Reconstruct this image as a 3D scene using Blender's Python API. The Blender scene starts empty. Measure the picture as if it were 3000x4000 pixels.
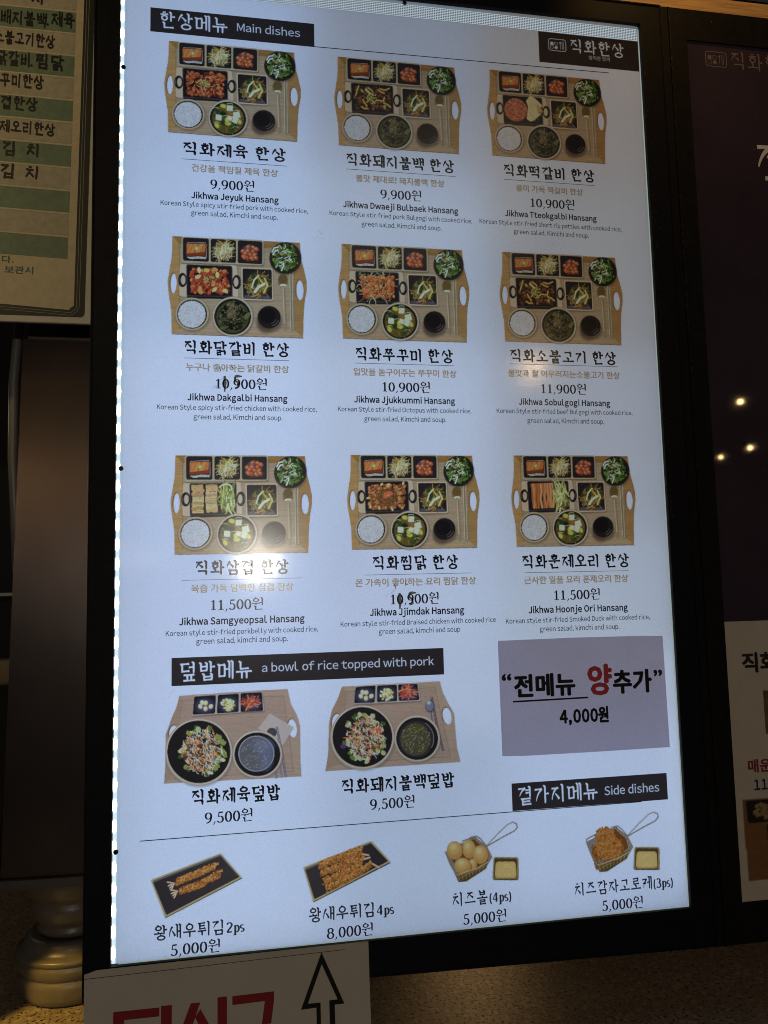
import bpy, math, random
import numpy as np
from mathutils import Vector, Matrix
from mathutils.geometry import tessellate_polygon

# ------------------------------------------------------------------ camera, world, exposure
SC = bpy.context.scene
COL = SC.collection
cam_d = bpy.data.cameras.new('camera')
cam = bpy.data.objects.new('camera', cam_d)
COL.objects.link(cam)
cam_d.sensor_fit = 'VERTICAL'
cam_d.sensor_height = 36.0
cam_d.lens = 3043.07 * 36.0 / 4000.0
cam_d.clip_start = 0.02
cam_d.clip_end = 60
cam.matrix_world = Matrix(((0.98512206, 0.00604835, -0.17174966, 0.1299833),
                           (-0.17033245, -0.09842082, -0.98045918, -0.81662328),
                           (-0.0228339, 0.9951265, -0.09592629, 0.35310279),
                           (0, 0, 0, 1)))
SC.camera = cam
world = bpy.data.worlds.new('World')
SC.world = world
world.use_nodes = True
world.node_tree.nodes['Background'].inputs[0].default_value = (0.75, 0.6, 0.5, 1)
world.node_tree.nodes['Background'].inputs[1].default_value = 0.02
SC.view_settings.view_transform = 'Standard'
SC.view_settings.look = 'None'
SC.view_settings.exposure = 0
SC.view_settings.gamma = 1
SC.cycles.filter_width = 1.0
SC.cycles.max_bounces = 8
SC.cycles.transparent_max_bounces = 8
SC.cycles.sample_clamp_indirect = 4
try:
    SC.cycles.use_denoising = True
    SC.cycles.denoising_prefilter = 'ACCURATE'
except Exception:
    pass

RND = random.Random(7)
MM = 0.001


# ------------------------------------------------------------------ lamps
def aim(o, p):
    o.rotation_euler = (Vector(p) - o.location).to_track_quat('-Z', 'Y').to_euler()


def point_lamp(name, loc, w, col, r):
    d = bpy.data.lights.new(name, 'POINT')
    d.energy = w
    d.color = col
    d.shadow_soft_size = r
    o = bpy.data.objects.new(name, d)
    o.location = loc
    COL.objects.link(o)
    return o


def spot_lamp(name, loc, to, w, col, r, deg, blend=0.4):
    d = bpy.data.lights.new(name, 'SPOT')
    d.energy = w
    d.color = col
    d.shadow_soft_size = r
    d.spot_size = math.radians(deg)
    d.spot_blend = blend
    o = bpy.data.objects.new(name, d)
    o.location = loc
    COL.objects.link(o)
    aim(o, to)
    return o


def area_lamp(name, loc, to, w, col, sx, sy):
    d = bpy.data.lights.new(name, 'AREA')
    d.shape = 'RECTANGLE'
    d.size, d.size_y = sx, sy
    d.energy = w
    d.color = col
    o = bpy.data.objects.new(name, d)
    o.location = loc
    COL.objects.link(o)
    aim(o, to)
    return o


# LED modules on the floor of the lightbox, behind the translucent sheet (each tone fitted to the sheet, dimmer and warmer towards the top right)
BACK = [[(.235, .315, .50), (.175, .205, .275), (.165, .150, .145)],
        [(.30, .40, .62), (.28, .35, .49), (.19, .19, .20)],
        [(.38, .47, .69), (.39, .47, .66), (.25, .27, .33)],
        [(.39, .47, .69), (.40, .48, .68), (.31, .36, .46)],
        [(.34, .42, .61), (.30, .37, .53), (.31, .385, .56)]]
for r_, row in enumerate(BACK):
    for c_, k_ in enumerate(row):
        g_ = (1.17, 1.0, 1.12)[c_] * (1.08 if r_ in (0, 4) else 1.0)
        k_ = (k_[0] - .03, k_[1] - .025, k_[2] - .015)
        k_ = tuple(v * q for v, q in zip(k_, (.98, 1.0, .965)))
        m_ = max(k_)
        area_lamp('led_module', (0.1 + 0.2 * c_, 0.036, 1.024 - 0.1024 - 0.2048 * r_),
                  (0.1 + 0.2 * c_, 0, 1.024 - 0.1024 - 0.2048 * r_), m_ / 4.05 * g_,
                  tuple(v / m_ for v in k_), 0.2, 0.2048)
area_lamp('led_module', (0.594, 0.02, 0.15), (0.594, 0, 0.15), 0.005, (.7, .8, 1), 0.01, 0.26)
# small warm bulbs of the food court hanging behind the viewer
WARM = (1.0, 0.62, 0.25)
point_lamp('ceiling_bulb', (0.176, -3.2, 0.50), 34, (1, .93, .8), 0.028)
point_lamp('ceiling_bulb', (1.41, -2.48, 1.325), 3, WARM, 0.02)
point_lamp('ceiling_bulb', (2.42, -2.45, 1.185), .5, WARM, 0.012)
point_lamp('ceiling_bulb', (2.455, -2.45, 0.965), .35, WARM, 0.010)
point_lamp('ceiling_bulb', (2.30, -2.45, 0.92), .2, WARM, 0.009)
area_lamp('room_fill', (0.9, -2.6, 2.2), (0.3, 0, 0.5), 1.6, (1, .82, .58), 1.2, 0.6)  # unseen soft fill panel added for the warm ambient light
# warm lamps over the sign, over the beam and low behind the boards
spot_lamp('sign_spot', (-0.62, -0.42, 1.12), (-0.13, 0.055, 0.90), 8.0, (1, .74, .30), 0.03, 56, .6)
spot_lamp('beam_spot', (0.62, -0.16, 1.32), (0.70, 0.05, 1.09), 3.2, (1, .55, .14), 0.02, 80, .7)
point_lamp('counter_lamp', (0.62, 0.98, 0.22), 1.3, (1, .58, .22), 0.03)
spot_lamp('counter_spot', (-0.45, -0.35, 0.50), (-0.052, 0.092, -0.125), 26, (1, .62, .12), 0.006, 12.5, .25)
point_lamp('ceiling_bulb', (-0.74, -2.40, 0.793), 2.2, WARM, 0.02)
area_lamp('tube_light', (-0.65, -2.43, 0.50), (-0.05, 0.1, 0.40), 0.4, (1, .9, .8), 0.9, 0.03)


# ------------------------------------------------------------------ object helpers
def tag(o, label=None, cat=None, group=None, kind=None):
    if label: o['label'] = label
    if cat: o['category'] = cat
    if group: o['group'] = group
    if kind: o['kind'] = kind
    return o


def empty(name, loc, label, cat, group=None):
    o = bpy.data.objects.new(name, None)
    o.location = loc
    o.empty_display_size = 0.05
    COL.objects.link(o)
    return tag(o, label, cat, group)


def link(name, me, mat, parent=None, loc=None):
    o = bpy.data.objects.new(name, me)
    COL.objects.link(o)
    if mat is not None and not me.materials:
        me.materials.append(mat)
    if parent is not None:
        o.parent = parent
        w = Vector((0, 0, 0))
        p = parent
        while p is not None:
            w += p.location
            p = p.parent
        o.location = (Vector(loc) if loc else Vector((0, 0, 0))) - w
    elif loc:
        o.location = loc
    return o


def mesh(name, V, F, smooth=False):
    me = bpy.data.meshes.new(name)
    me.from_pydata([tuple(v) for v in V], [], F)
    if smooth:
        me.polygons.foreach_set('use_smooth', [True] * len(me.polygons))
    me.update()
    return me


class MB:
    """collects boxes and prisms into one mesh; coordinates in mm: x right, y into the wall, z up"""
    def __init__(s):
        s.V, s.F = [], []

    def add(s, V, F):
        b = len(s.V)
        s.V += [(x * MM, y * MM, z * MM) for x, y, z in V]
        s.F += [tuple(b + i for i in f) for f in F]
        return s

    def box(s, x0, x1, y0, y1, z0, z1, b=0.0):
        if b <= 0:
            V = [(x, y, z) for z in (z0, z1) for y in (y0, y1) for x in (x0, x1)]
            return s.add(V, [(0, 2, 3, 1), (4, 5, 7, 6), (0, 1, 5, 4), (2, 6, 7, 3), (0, 4, 6, 2), (1, 3, 7, 5)])
        # bevelled: three stacked rings
        def ring(x0, x1, y0, y1, z):
            return [(x0 + b, y0, z), (x1 - b, y0, z), (x1, y0 + b, z), (x1, y1 - b, z), (x1 - b, y1, z), (x0 + b, y1, z), (x0, y1 - b, z), (x0, y0 + b, z)]
        R = [ring(x0 + b, x1 - b, y0 + b, y1 - b, z0), ring(x0, x1, y0, y1, z0 + b), ring(x0, x1, y0, y1, z1 - b), ring(x0 + b, x1 - b, y0 + b, y1 - b, z1)]
        V = [p for r in R for p in r]
        F = [tuple(range(7, -1, -1)), tuple(range(24, 32))]
        for k in range(3):
            for i in range(8):
                j = (i + 1) % 8
                F.append((k * 8 + i, k * 8 + j, k * 8 + 8 + j, k * 8 + 8 + i))
        return s.add(V, F)

    def prism(s, P, y0, y1):
        """polygon P (x,z) extruded from y0 (front) to y1"""
        n = len(P)
        V = [(x, y0, z) for x, z in P] + [(x, y1, z) for x, z in P]
        F = []
        for t in tessellate_polygon([[Vector((x, z, 0)) for x, z in P]]):
            a, b, c = t
            ax, az = P[a]; bx, bz = P[b]; cx, cz = P[c]
            if (bx - ax) * (cz - az) - (bz - az) * (cx - ax) < 0: a, b = b, a
            F.append((a, b, c)); F.append((n + a, n + c, n + b))
        sgn = sum(P[i][0] * P[(i + 1) % n][1] - P[(i + 1) % n][0] * P[i][1] for i in range(n))
        for i in range(n):
            j = (i + 1) % n
            F.append((i, n + i, n + j, j) if sgn > 0 else (i, j, n + j, n + i))
        return s.add(V, F)

    def sheet(s, P, y):
        """single thin sheet facing the viewer"""
        return s.add([(x, y, z) for x, z in P], [tuple(range(len(P)))])

    def ringframe(s, O, I, y0, y1, back=None):
        """four-sided frame between outer quad O and inner quad I (x,z corners), front y0, back y1"""
        for i in range(4):
            j = (i + 1) % 4
            V = [(p[0], y, p[1]) for y in (y0, y1) for p in (O[i], O[j], I[j], I[i])]
            s.add(V, [(0, 1, 2, 3), (4, 7, 6, 5), (0, 4, 5, 1), (3, 2, 6, 7)])
        return s

    def tube(s, P, r, n=8):
        P = [Vector(p) for p in P]
        V, F = [], []
        for i, p in enumerate(P):
            t = (P[min(i + 1, len(P) - 1)] - P[max(i - 1, 0)]).normalized()
            u = t.orthogonal().normalized() if i == 0 else (u - t * u.dot(t)).normalized()
            w = t.cross(u)
            rr = r[i] if isinstance(r, (list, tuple)) else r
            V += [tuple(p + (u * math.cos(a) + w * math.sin(a)) * rr) for a in [2 * math.pi * k / n for k in range(n)]]
        for i in range(len(P) - 1):
            for k in range(n):
                F.append((i * n + k, i * n + (k + 1) % n, (i + 1) * n + (k + 1) % n, (i + 1) * n + k))
        F.append(tuple(range(n - 1, -1, -1))); F.append(tuple((len(P) - 1) * n + k for k in range(n)))
        return s.add(V, F)

    def build(s, name, mat, parent=None, smooth=False):
        return link(name, mesh(name, s.V, s.F, smooth), mat, parent)


def lathe(cx, cy, prof, n=48):
    V, F = [], []
    for z, r in prof:
        V += [((cx + r * math.cos(2 * math.pi * k / n)) * MM, (cy + r * math.sin(2 * math.pi * k / n)) * MM, z * MM) for k in range(n)]
    for i in range(len(prof) - 1):
        for k in range(n):
            F.append((i * n + k, i * n + (k + 1) % n, (i + 1) * n + (k + 1) % n, (i + 1) * n + k))
    F.append(tuple(range(n - 1, -1, -1)))
    F.append(tuple((len(prof) - 1) * n + k for k in range(n)))
    return V, F


# ------------------------------------------------------------------ materials
def lin(c):
    return tuple(((v / 255 + .055) / 1.055) ** 2.4 if v > 10 else v / 255 / 12.92 for v in c)


def newmat(name):
    m = bpy.data.materials.new(name)
    m.use_nodes = True
    nt = m.node_tree
    nt.nodes.clear()
    out = nt.nodes.new('ShaderNodeOutputMaterial')
    return m, nt, out


def N(nt, t, **kw):
    n = nt.nodes.new(t)
    for k, v in kw.items():
        if k in n.inputs: n.inputs[k].default_value = v
        else: setattr(n, k, v)
    return n


def pbr(name, col, rough=0.5, spec=0.5, metal=0.0, noise=None, bump=None, aniso=None, fleck=None):
    """noise=(scale, amount, (sx,sy,sz)); bump=(scale, strength); fleck=(scale, threshold, colour)"""
    m, nt, out = newmat(name)
    b = N(nt, 'ShaderNodeBsdfPrincipled')
    b.inputs['Roughness'].default_value = rough
    b.inputs['Metallic'].default_value = metal
    b.inputs['Specular IOR Level'].default_value = spec
    nt.links.new(b.outputs[0], out.inputs[0])
    tc = N(nt, 'ShaderNodeTexCoord')
    mp = N(nt, 'ShaderNodeMapping')
    nt.links.new(tc.outputs['Object'], mp.inputs[0])
    src = None
    if noise:
        mp.inputs['Scale'].default_value = noise[2] if len(noise) > 2 else (1, 1, 1)
        nz = N(nt, 'ShaderNodeTexNoise', Scale=noise[0], Detail=6.0, Roughness=0.6)
        nt.links.new(mp.outputs[0], nz.inputs['Vector'])
        rp = N(nt, 'ShaderNodeValToRGB')
        a = noise[1]
        rp.color_ramp.elements[0].position = 0.3
        rp.color_ramp.elements[1].position = 0.7
        rp.color_ramp.elements[0].color = tuple(v * (1 - a) for v in col) + (1,)
        rp.color_ramp.elements[1].color = tuple(min(1, v * (1 + a)) for v in col) + (1,)
        nt.links.new(nz.outputs['Fac'], rp.inputs[0])
        src = rp.outputs[0]
    if fleck:
        vz = N(nt, 'ShaderNodeTexNoise', Scale=fleck[0], Detail=2.0)
        nt.links.new(tc.outputs['Object'], vz.inputs['Vector'])
        mr = N(nt, 'ShaderNodeMapRange')
        mr.inputs[1].default_value = fleck[1]
        mr.inputs[2].default_value = fleck[1] + 0.02
        nt.links.new(vz.outputs['Fac'], mr.inputs[0])
        mx = N(nt, 'ShaderNodeMix', data_type='RGBA')
        nt.links.new(mr.outputs[0], mx.inputs['Factor'])
        if src: nt.links.new(src, mx.inputs[6])
        else: mx.inputs[6].default_value = tuple(col) + (1,)
        mx.inputs[7].default_value = tuple(fleck[2]) + (1,)
        src = mx.outputs[2]
    if src: nt.links.new(src, b.inputs['Base Color'])
    else: b.inputs['Base Color'].default_value = tuple(col) + (1,)
    if bump:
        bz = N(nt, 'ShaderNodeTexNoise', Scale=bump[0], Detail=4.0)
        nt.links.new(mp.outputs[0], bz.inputs['Vector'])
        bp = N(nt, 'ShaderNodeBump', Strength=bump[1], Distance=0.001)
        nt.links.new(bz.outputs['Fac'], bp.inputs['Height'])
        nt.links.new(bp.outputs[0], b.inputs['Normal'])
    return m


def ink(name, col=None, trans=0.92, rough=0.17, dirt=False, coat=1.0):
    """printed film on a backlit sheet: light passes through it (translucent) and a clear gloss lies on top"""
    m, nt, out = newmat(name)
    tr = N(nt, 'ShaderNodeBsdfTranslucent')
    df = N(nt, 'ShaderNodeBsdfDiffuse')
    mx = N(nt, 'ShaderNodeMixShader')
    mx.inputs[0].default_value = trans
    nt.links.new(df.outputs[0], mx.inputs[1])
    nt.links.new(tr.outputs[0], mx.inputs[2])
    if col is None:
        at = N(nt, 'ShaderNodeAttribute', attribute_name='ink')
        nt.links.new(at.outputs['Color'], tr.inputs[0])
        nt.links.new(at.outputs['Color'], df.inputs[0])
    else:
        tr.inputs[0].default_value = df.inputs[0].default_value = tuple(col) + (1,)
    if dirt:
        tc = N(nt, 'ShaderNodeTexCoord')
        n1 = N(nt, 'ShaderNodeTexNoise', Scale=4.0, Detail=5.0, Roughness=.6)
        n2 = N(nt, 'ShaderNodeTexNoise', Scale=900.0, Detail=2.0)
        n3 = N(nt, 'ShaderNodeTexNoise', Scale=26.0, Detail=3.0, Roughness=.7)
        for n_ in (n1, n2, n3): nt.links.new(tc.outputs['Object'], n_.inputs['Vector'])
        r1 = N(nt, 'ShaderNodeMapRange'); r1.inputs[1].default_value = .35; r1.inputs[2].default_value = .7; r1.inputs[3].default_value = .93; r1.inputs[4].default_value = 1.0
        r2 = N(nt, 'ShaderNodeMapRange'); r2.inputs[1].default_value = .3; r2.inputs[2].default_value = .7; r2.inputs[3].default_value = .93; r2.inputs[4].default_value = 1.05
        r3 = N(nt, 'ShaderNodeMapRange'); r3.inputs[1].default_value = .74; r3.inputs[2].default_value = .82; r3.inputs[3].default_value = 1.0; r3.inputs[4].default_value = .78
        nt.links.new(n1.outputs['Fac'], r1.inputs[0]); nt.links.new(n2.outputs['Fac'], r2.inputs[0]); nt.links.new(n3.outputs['Fac'], r3.inputs[0])
        a = N(nt, 'ShaderNodeMath', operation='MULTIPLY'); b = N(nt, 'ShaderNodeMath', operation='MULTIPLY')
        nt.links.new(r1.outputs[0], a.inputs[0]); nt.links.new(r2.outputs[0], a.inputs[1])
        nt.links.new(a.outputs[0], b.inputs[0]); nt.links.new(r3.outputs[0], b.inputs[1])
        hs = N(nt, 'ShaderNodeMix', data_type='RGBA', blend_type='MULTIPLY')
        hs.inputs['Factor'].default_value = 1
        hs.inputs[6].default_value = tuple(col) + (1,)
        nt.links.new(b.outputs[0], hs.inputs[7])
        nt.links.new(hs.outputs[2], tr.inputs[0]); nt.links.new(hs.outputs[2], df.inputs[0])
    gl = N(nt, 'ShaderNodeBsdfGlossy', Roughness=rough)
    fr = N(nt, 'ShaderNodeFresnel', IOR=1.5)
    fm = N(nt, 'ShaderNodeMath', operation='MULTIPLY'); fm.inputs[1].default_value = coat
    tc = N(nt, 'ShaderNodeTexCoord')
    nz = N(nt, 'ShaderNodeTexNoise', Scale=700.0, Detail=3.0)
    nt.links.new(tc.outputs['Object'], nz.inputs['Vector'])
    bp = N(nt, 'ShaderNodeBump', Strength=0.06, Distance=0.0004)
    nt.links.new(nz.outputs['Fac'], bp.inputs['Height'])
    nt.links.new(bp.outputs[0], gl.inputs['Normal'])
    nt.links.new(fr.outputs[0], fm.inputs[0])
    m2 = N(nt, 'ShaderNodeMixShader')
    nt.links.new(fm.outputs[0], m2.inputs[0])
    nt.links.new(mx.outputs[0], m2.inputs[1])
    nt.links.new(gl.outputs[0], m2.inputs[2])
    nt.links.new(m2.outputs[0], out.inputs[0])
    return m


def glow(name, col, s):
    m, nt, out = newmat(name)
    e = N(nt, 'ShaderNodeEmission')
    e.inputs[0].default_value = tuple(col) + (1,)
    e.inputs[1].default_value = s
    nt.links.new(e.outputs[0], out.inputs[0])
    return m


M = {}
M['sheet'] = ink('menu_sheet', (.80, .80, .80), trans=.70, dirt=True, rough=.09, coat=1.0)
M['diffuser'] = ink('acrylic_diffuser', (.66, .72, .70), trans=.72, rough=.08)
M['grid_bed'] = ink('grid_bed', (.42, .46, .47), trans=.8, rough=.08)
M['etch'] = glow('etched_line_glow', (.60, .70, .78), .75)  # grooves emit by themselves, standing in for scattered LED light
M['photo'] = ink('printed_photo', None, trans=.90)
M['black_ink'] = ink('black_ink', (.028, .026, .032), trans=.6)
M['dark_ink'] = ink('dark_grey_ink', (.050, .048, .060), trans=.8)
M['grey_ink'] = ink('grey_ink', (.11, .115, .13), trans=.9)
M['tan_ink'] = ink('tan_ink', (.58, .42, .30), trans=.92)
M['line_ink'] = ink('line_ink', (.11, .12, .16), trans=.9)
M['frame'] = pbr('black_frame', (.0035, .0035, .006), rough=.55, spec=.14, noise=(160, .5), bump=(500, .15))
M['frame2'] = pbr('black_frame_worn', (.0045, .0038, .004), rough=.6, spec=.14, noise=(90, .6), bump=(400, .2))
M['led'] = glow('led', (.86, .92, 1.0), 6.0)
M['edge_dim'] = glow('acrylic_edge_glow', (.62, .74, .66), .42)  # light in the right and bottom edges put in as emission
M['liner'] = pbr('white_bounce', (.85, .85, .85), rough=.8)
M['edge'] = glow('lit_acrylic_edge', (.68, .86, .97), 1.0)  # acrylic around the LEDs given a glow of its own
M['screw'] = pbr('black_screw', (.03, .03, .035), rough=.35, spec=.6, metal=.6)
M['note'] = ink('purple_note', (.74, .68, .80), trans=.42, rough=.5, dirt=True, coat=.3)
M['note_ink'] = pbr('note_black_ink', (.012, .010, .012), rough=.6, spec=.2)
M['note_red'] = pbr('note_red_ink', (.55, .06, .07), rough=.6, spec=.2)
M['paper'] = pbr('white_paper', (.50, .455, .38), rough=.75, spec=.2, noise=(14, .05), bump=(9, .3))
M['paper_red'] = pbr('paper_red_ink', (.24, .020, .022), rough=.7, spec=.2)
M['paper_black'] = pbr('paper_black_ink', (.010, .009, .009), rough=.7, spec=.2)
M['tape'] = pbr('clear_tape', (.56, .50, .42), rough=.25, spec=.5)
M['plate'] = pbr('sign_plate', (.42, .40, .36), rough=.35, spec=.5, noise=(60, .10), bump=(60, .1))
M['s_paper'] = pbr('sign_paper', (.37, .31, .215), rough=.5, spec=.4, noise=(110, .10), bump=(120, .2))
M['s_row'] = pbr('sign_row_grey', (.27, .24, .19), rough=.5, spec=.4, noise=(140, .14), bump=(120, .2))
M['s_green'] = pbr('sign_row_green', (.10, .14, .098), rough=.5, spec=.4, noise=(140, .16), bump=(120, .2))
M['s_black'] = pbr('sign_black', (.014, .014, .012), rough=.5, spec=.4)
M['s_line'] = pbr('sign_line', (.16, .17, .12), rough=.6)
M['s_marker'] = pbr('marker_ink', (.012, .008, .008), rough=.5, spec=.3)
M['s_teal'] = pbr('teal_ink', (.02, .07, .075), rough=.6)
M['s_dgreen'] = pbr('green_ink', (.02, .06, .015), rough=.6)
M['steel'] = pbr('brushed_steel', (.10, .082, .076), rough=.24, metal=1.0, noise=(12, .25, (1, 1, .5)), bump=(1200, .06))
M['steel2'] = pbr('steel_lip', (.10, .09, .085), rough=.4, metal=1.0)
M['hose'] = pbr('grey_hose', (.15, .14, .13), rough=.4)
M['pot'] = pbr('grey_stoneware', (.125, .108, .088), rough=.36, spec=.5, noise=(45, .18), bump=(120, .25), fleck=(300, .74, (.04, .035, .03)))
M['wood'] = pbr('beam_wood', (.36, .22, .10), rough=.55, noise=(26, .35, (.5, 1, 9)), bump=(90, .6))
M['poster'] = pbr('poster_purple', (.036, .025, .038), rough=.03, spec=.5, noise=(6, .3), fleck=(240, .76, (.16, .13, .11)))
M['poster_lo'] = pbr('poster_beige', (.50, .44, .36), rough=.08, spec=.5, noise=(30, .05))
M['p_white'] = pbr('poster_white_ink', (.62, .60, .62), rough=.4)
M['p_faint'] = pbr('poster_faint_ink', (.15, .12, .12), rough=.4)
M['p_black'] = pbr('poster_black_ink', (.010, .009, .010), rough=.4)
M['p_red'] = pbr('poster_red_ink', (.20, .02, .03), rough=.4)
M['p_navy'] = pbr('poster_navy_ink', (.012, .016, .07), rough=.4)
M['dust'] = pbr('dust_fluff', (.30, .21, .12), rough=.9)
M['dark'] = pbr('dark_wall', (.012, .011, .011), rough=.8)


def counter_mat():
    m, nt, out = newmat('speckled_stone')
    b = N(nt, 'ShaderNodeBsdfPrincipled')
    b.inputs['Roughness'].default_value = .30
    b.inputs['Specular IOR Level'].default_value = .5
    tc = N(nt, 'ShaderNodeTexCoord')
    n1 = N(nt, 'ShaderNodeTexNoise', Scale=260.0, Detail=3.0, Roughness=.6)
    n2 = N(nt, 'ShaderNodeTexVoronoi', Scale=120.0)
    n3 = N(nt, 'ShaderNodeTexNoise', Scale=520.0, Detail=2.0)
    for n_ in (n1, n2, n3): nt.links.new(tc.outputs['Object'], n_.inputs['Vector'])
    r2 = N(nt, 'ShaderNodeValToRGB')
    e = r2.color_ramp.elements
    e[0].position = .0; e[0].color = (.46, .37, .27, 1)
    e[1].position = .55; e[1].color = (.27, .215, .16, 1)
    nt.links.new(n2.outputs['Distance'], r2.inputs[0])
    r1 = N(nt, 'ShaderNodeMapRange'); r1.inputs[1].default_value = .565; r1.inputs[2].default_value = .60
    nt.links.new(n1.outputs['Fac'], r1.inputs[0])
    mx = N(nt, 'ShaderNodeMix', data_type='RGBA')
    nt.links.new(r1.outputs[0], mx.inputs['Factor'])
    nt.links.new(r2.outputs[0], mx.inputs[6])
    mx.inputs[7].default_value = (.025, .02, .016, 1)
    nt.links.new(mx.outputs[2], b.inputs['Base Color'])
    ad = N(nt, 'ShaderNodeMath', operation='MULTIPLY_ADD')
    ad.inputs[1].default_value = -1.4
    nt.links.new(r1.outputs[0], ad.inputs[0]); nt.links.new(n3.outputs['Fac'], ad.inputs[2])
    bp = N(nt, 'ShaderNodeBump', Strength=.55, Distance=0.0009)
    nt.links.new(ad.outputs[0], bp.inputs['Height'])
    nt.links.new(bp.outputs[0], b.inputs['Normal'])
    nt.links.new(b.outputs[0], out.inputs[0])
    return m


M['counter'] = counter_mat()

# ------------------------------------------------------------------ lettering
# brush-style Hangul: every syllable is composed from jamo strokes in a unit square
JI = 'ㄱㄲㄴㄷㄸㄹㅁㅂㅃㅅㅆㅇㅈㅉㅊㅋㅌㅍㅎ'
JV = 'ㅏㅐㅑㅒㅓㅔㅕㅖㅗㅘㅙㅚㅛㅜㅝㅞㅟㅠㅡㅢㅣ'
JF = ['', 'ㄱ', 'ㄲ', 'ㄳ', 'ㄴ', 'ㄵ', 'ㄶ', 'ㄷ', 'ㄹ', 'ㄺ', 'ㄻ', 'ㄼ', 'ㄽ', 'ㄾ', 'ㄿ', 'ㅀ', 'ㅁ', 'ㅂ', 'ㅄ', 'ㅅ', 'ㅆ', 'ㅇ', 'ㅈ', 'ㅊ', 'ㅋ', 'ㅌ', 'ㅍ', 'ㅎ']
JA = {
    'ㄱ': [('h', 0, .85, .92), ('v', .88, .88, 0)],
    'g': [('h', 0, .92, .9), ('l', .88, .92, .1, .0)],
    'ㄴ': [('v', .1, 1, .08), ('h', .1, .08, 1)],
    'ㄷ': [('h', .06, .93, .95), ('v', .12, .93, .08), ('h', .1, .06, 1)],
    'ㄹ': [('h', .05, .97, .92), ('v', .88, .97, .55), ('h', .08, .53, .9), ('v', .12, .53, .06), ('h', .1, .04, 1)],
    'ㅁ': [('v', .1, .95, .0), ('h', .1, .9, .9), ('v', .88, .93, .0), ('h', .1, .05, .88)],
    'ㅂ': [('v', .12, 1, .0), ('v', .86, 1, .0), ('h', .12, .55, .86), ('h', .12, .06, .86)],
    'ㅅ': [('l', .52, 1, .0, .02), ('r', .42, .6, 1, .05)],
    'ㅇ': [('o', .5, .48, .44, .46)],
    'ㅈ': [('h', .05, .92, .9), ('l', .62, .9, 0, .02), ('r', .45, .5, 1, .05)],
    'ㅊ': [('h', .35, 1.1, .66), ('h', .05, .80, .92), ('l', .58, .8, 0, 0), ('r', .46, .45, 1, .04)],
    'ㅋ': [('h', 0, .92, .9), ('l', .88, .92, .15, .0), ('h', .08, .5, .72)],
    'ㅌ': [('h', .1, .97, .95), ('h', .1, .52, .88), ('v', .12, .97, .05), ('h', .1, .04, 1)],
    'ㅍ': [('h', .03, .94, .95), ('v', .32, .92, .1), ('v', .68, .92, .1), ('h', 0, .05, 1)],
    'ㅎ': [('h', .34, 1.08, .66), ('h', .05, .80, .95), ('o', .5, .3, .34, .32)],
}
VV = {
    'ㅏ': [('v', .74, 1, 0), ('h', .74, .52, .98)], 'ㅐ': [('v', .68, .96, .06), ('v', .92, 1, 0), ('h', .68, .5, .92)],
    'ㅑ': [('v', .74, 1, 0), ('h', .74, .64, .98), ('h', .74, .4, .98)],
    'ㅓ': [('v', .84, 1, 0), ('h', .58, .55, .84)], 'ㅔ': [('v', .74, .96, .06), ('v', .94, 1, 0), ('h', .54, .55, .74)],
    'ㅕ': [('v', .84, 1, 0), ('h', .58, .68, .84), ('h', .58, .42, .84)], 'ㅖ': [('v', .74, .96, .06), ('v', .94, 1, 0), ('h', .54, .66, .74), ('h', .54, .42, .74)],
    'ㅣ': [('v', .82, 1, 0)],
}
VH = {'ㅗ': (['s', .5], []), 'ㅛ': (['s', .36, .64], []), 'ㅜ': ([], [.52]), 'ㅠ': ([], [.36, .66]), 'ㅡ': ([], [])}
MIX = {'ㅘ': ('ㅗ', 'ㅏ'), 'ㅙ': ('ㅗ', 'ㅐ'), 'ㅚ': ('ㅗ', 'ㅣ'), 'ㅝ': ('ㅜ', 'ㅓ'), 'ㅞ': ('ㅜ', 'ㅔ'), 'ㅟ': ('ㅜ', 'ㅣ'), 'ㅢ': ('ㅡ', 'ㅣ')}
DBL = {'ㄲ': 'ㄱ', 'ㄸ': 'ㄷ', 'ㅃ': 'ㅂ', 'ㅆ': 'ㅅ', 'ㅉ': 'ㅈ'}
CLU = {'ㄺ': 'ㄹㄱ', 'ㄼ': 'ㄹㅂ', 'ㅄ': 'ㅂㅅ'}


def jamo(j, x0, y0, x1, y1, gform=False):
    if j in DBL:
        m = (x0 + x1) / 2
        return jamo(DBL[j], x0, y0, m - .02, y1, gform) + jamo(DBL[j], m + .02, y0, x1, y1, gform)
    if j in CLU:
        m = (x0 + x1) / 2
        return jamo(CLU[j][0], x0, y0, m - .02, y1) + jamo(CLU[j][1], m + .02, y0, x1, y1)
    R = []
    for s in JA['g' if (j == 'ㄱ' and gform) else j]:
        X = lambda a: x0 + a * (x1 - x0)
        Y = lambda a: y0 + a * (y1 - y0)
        if s[0] == 'h': R.append(('h', X(s[1]), Y(s[2]), X(s[3])))
        elif s[0] == 'v': R.append(('v', X(s[1]), Y(s[2]), Y(s[3])))
        elif s[0] in 'lr': R.append((s[0], X(s[1]), Y(s[2]), X(s[3]), Y(s[4])))
        else: R.append(('o', X(s[1]), Y(s[2]), s[3] * (x1 - x0), s[4] * (y1 - y0)))
    return R


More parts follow.
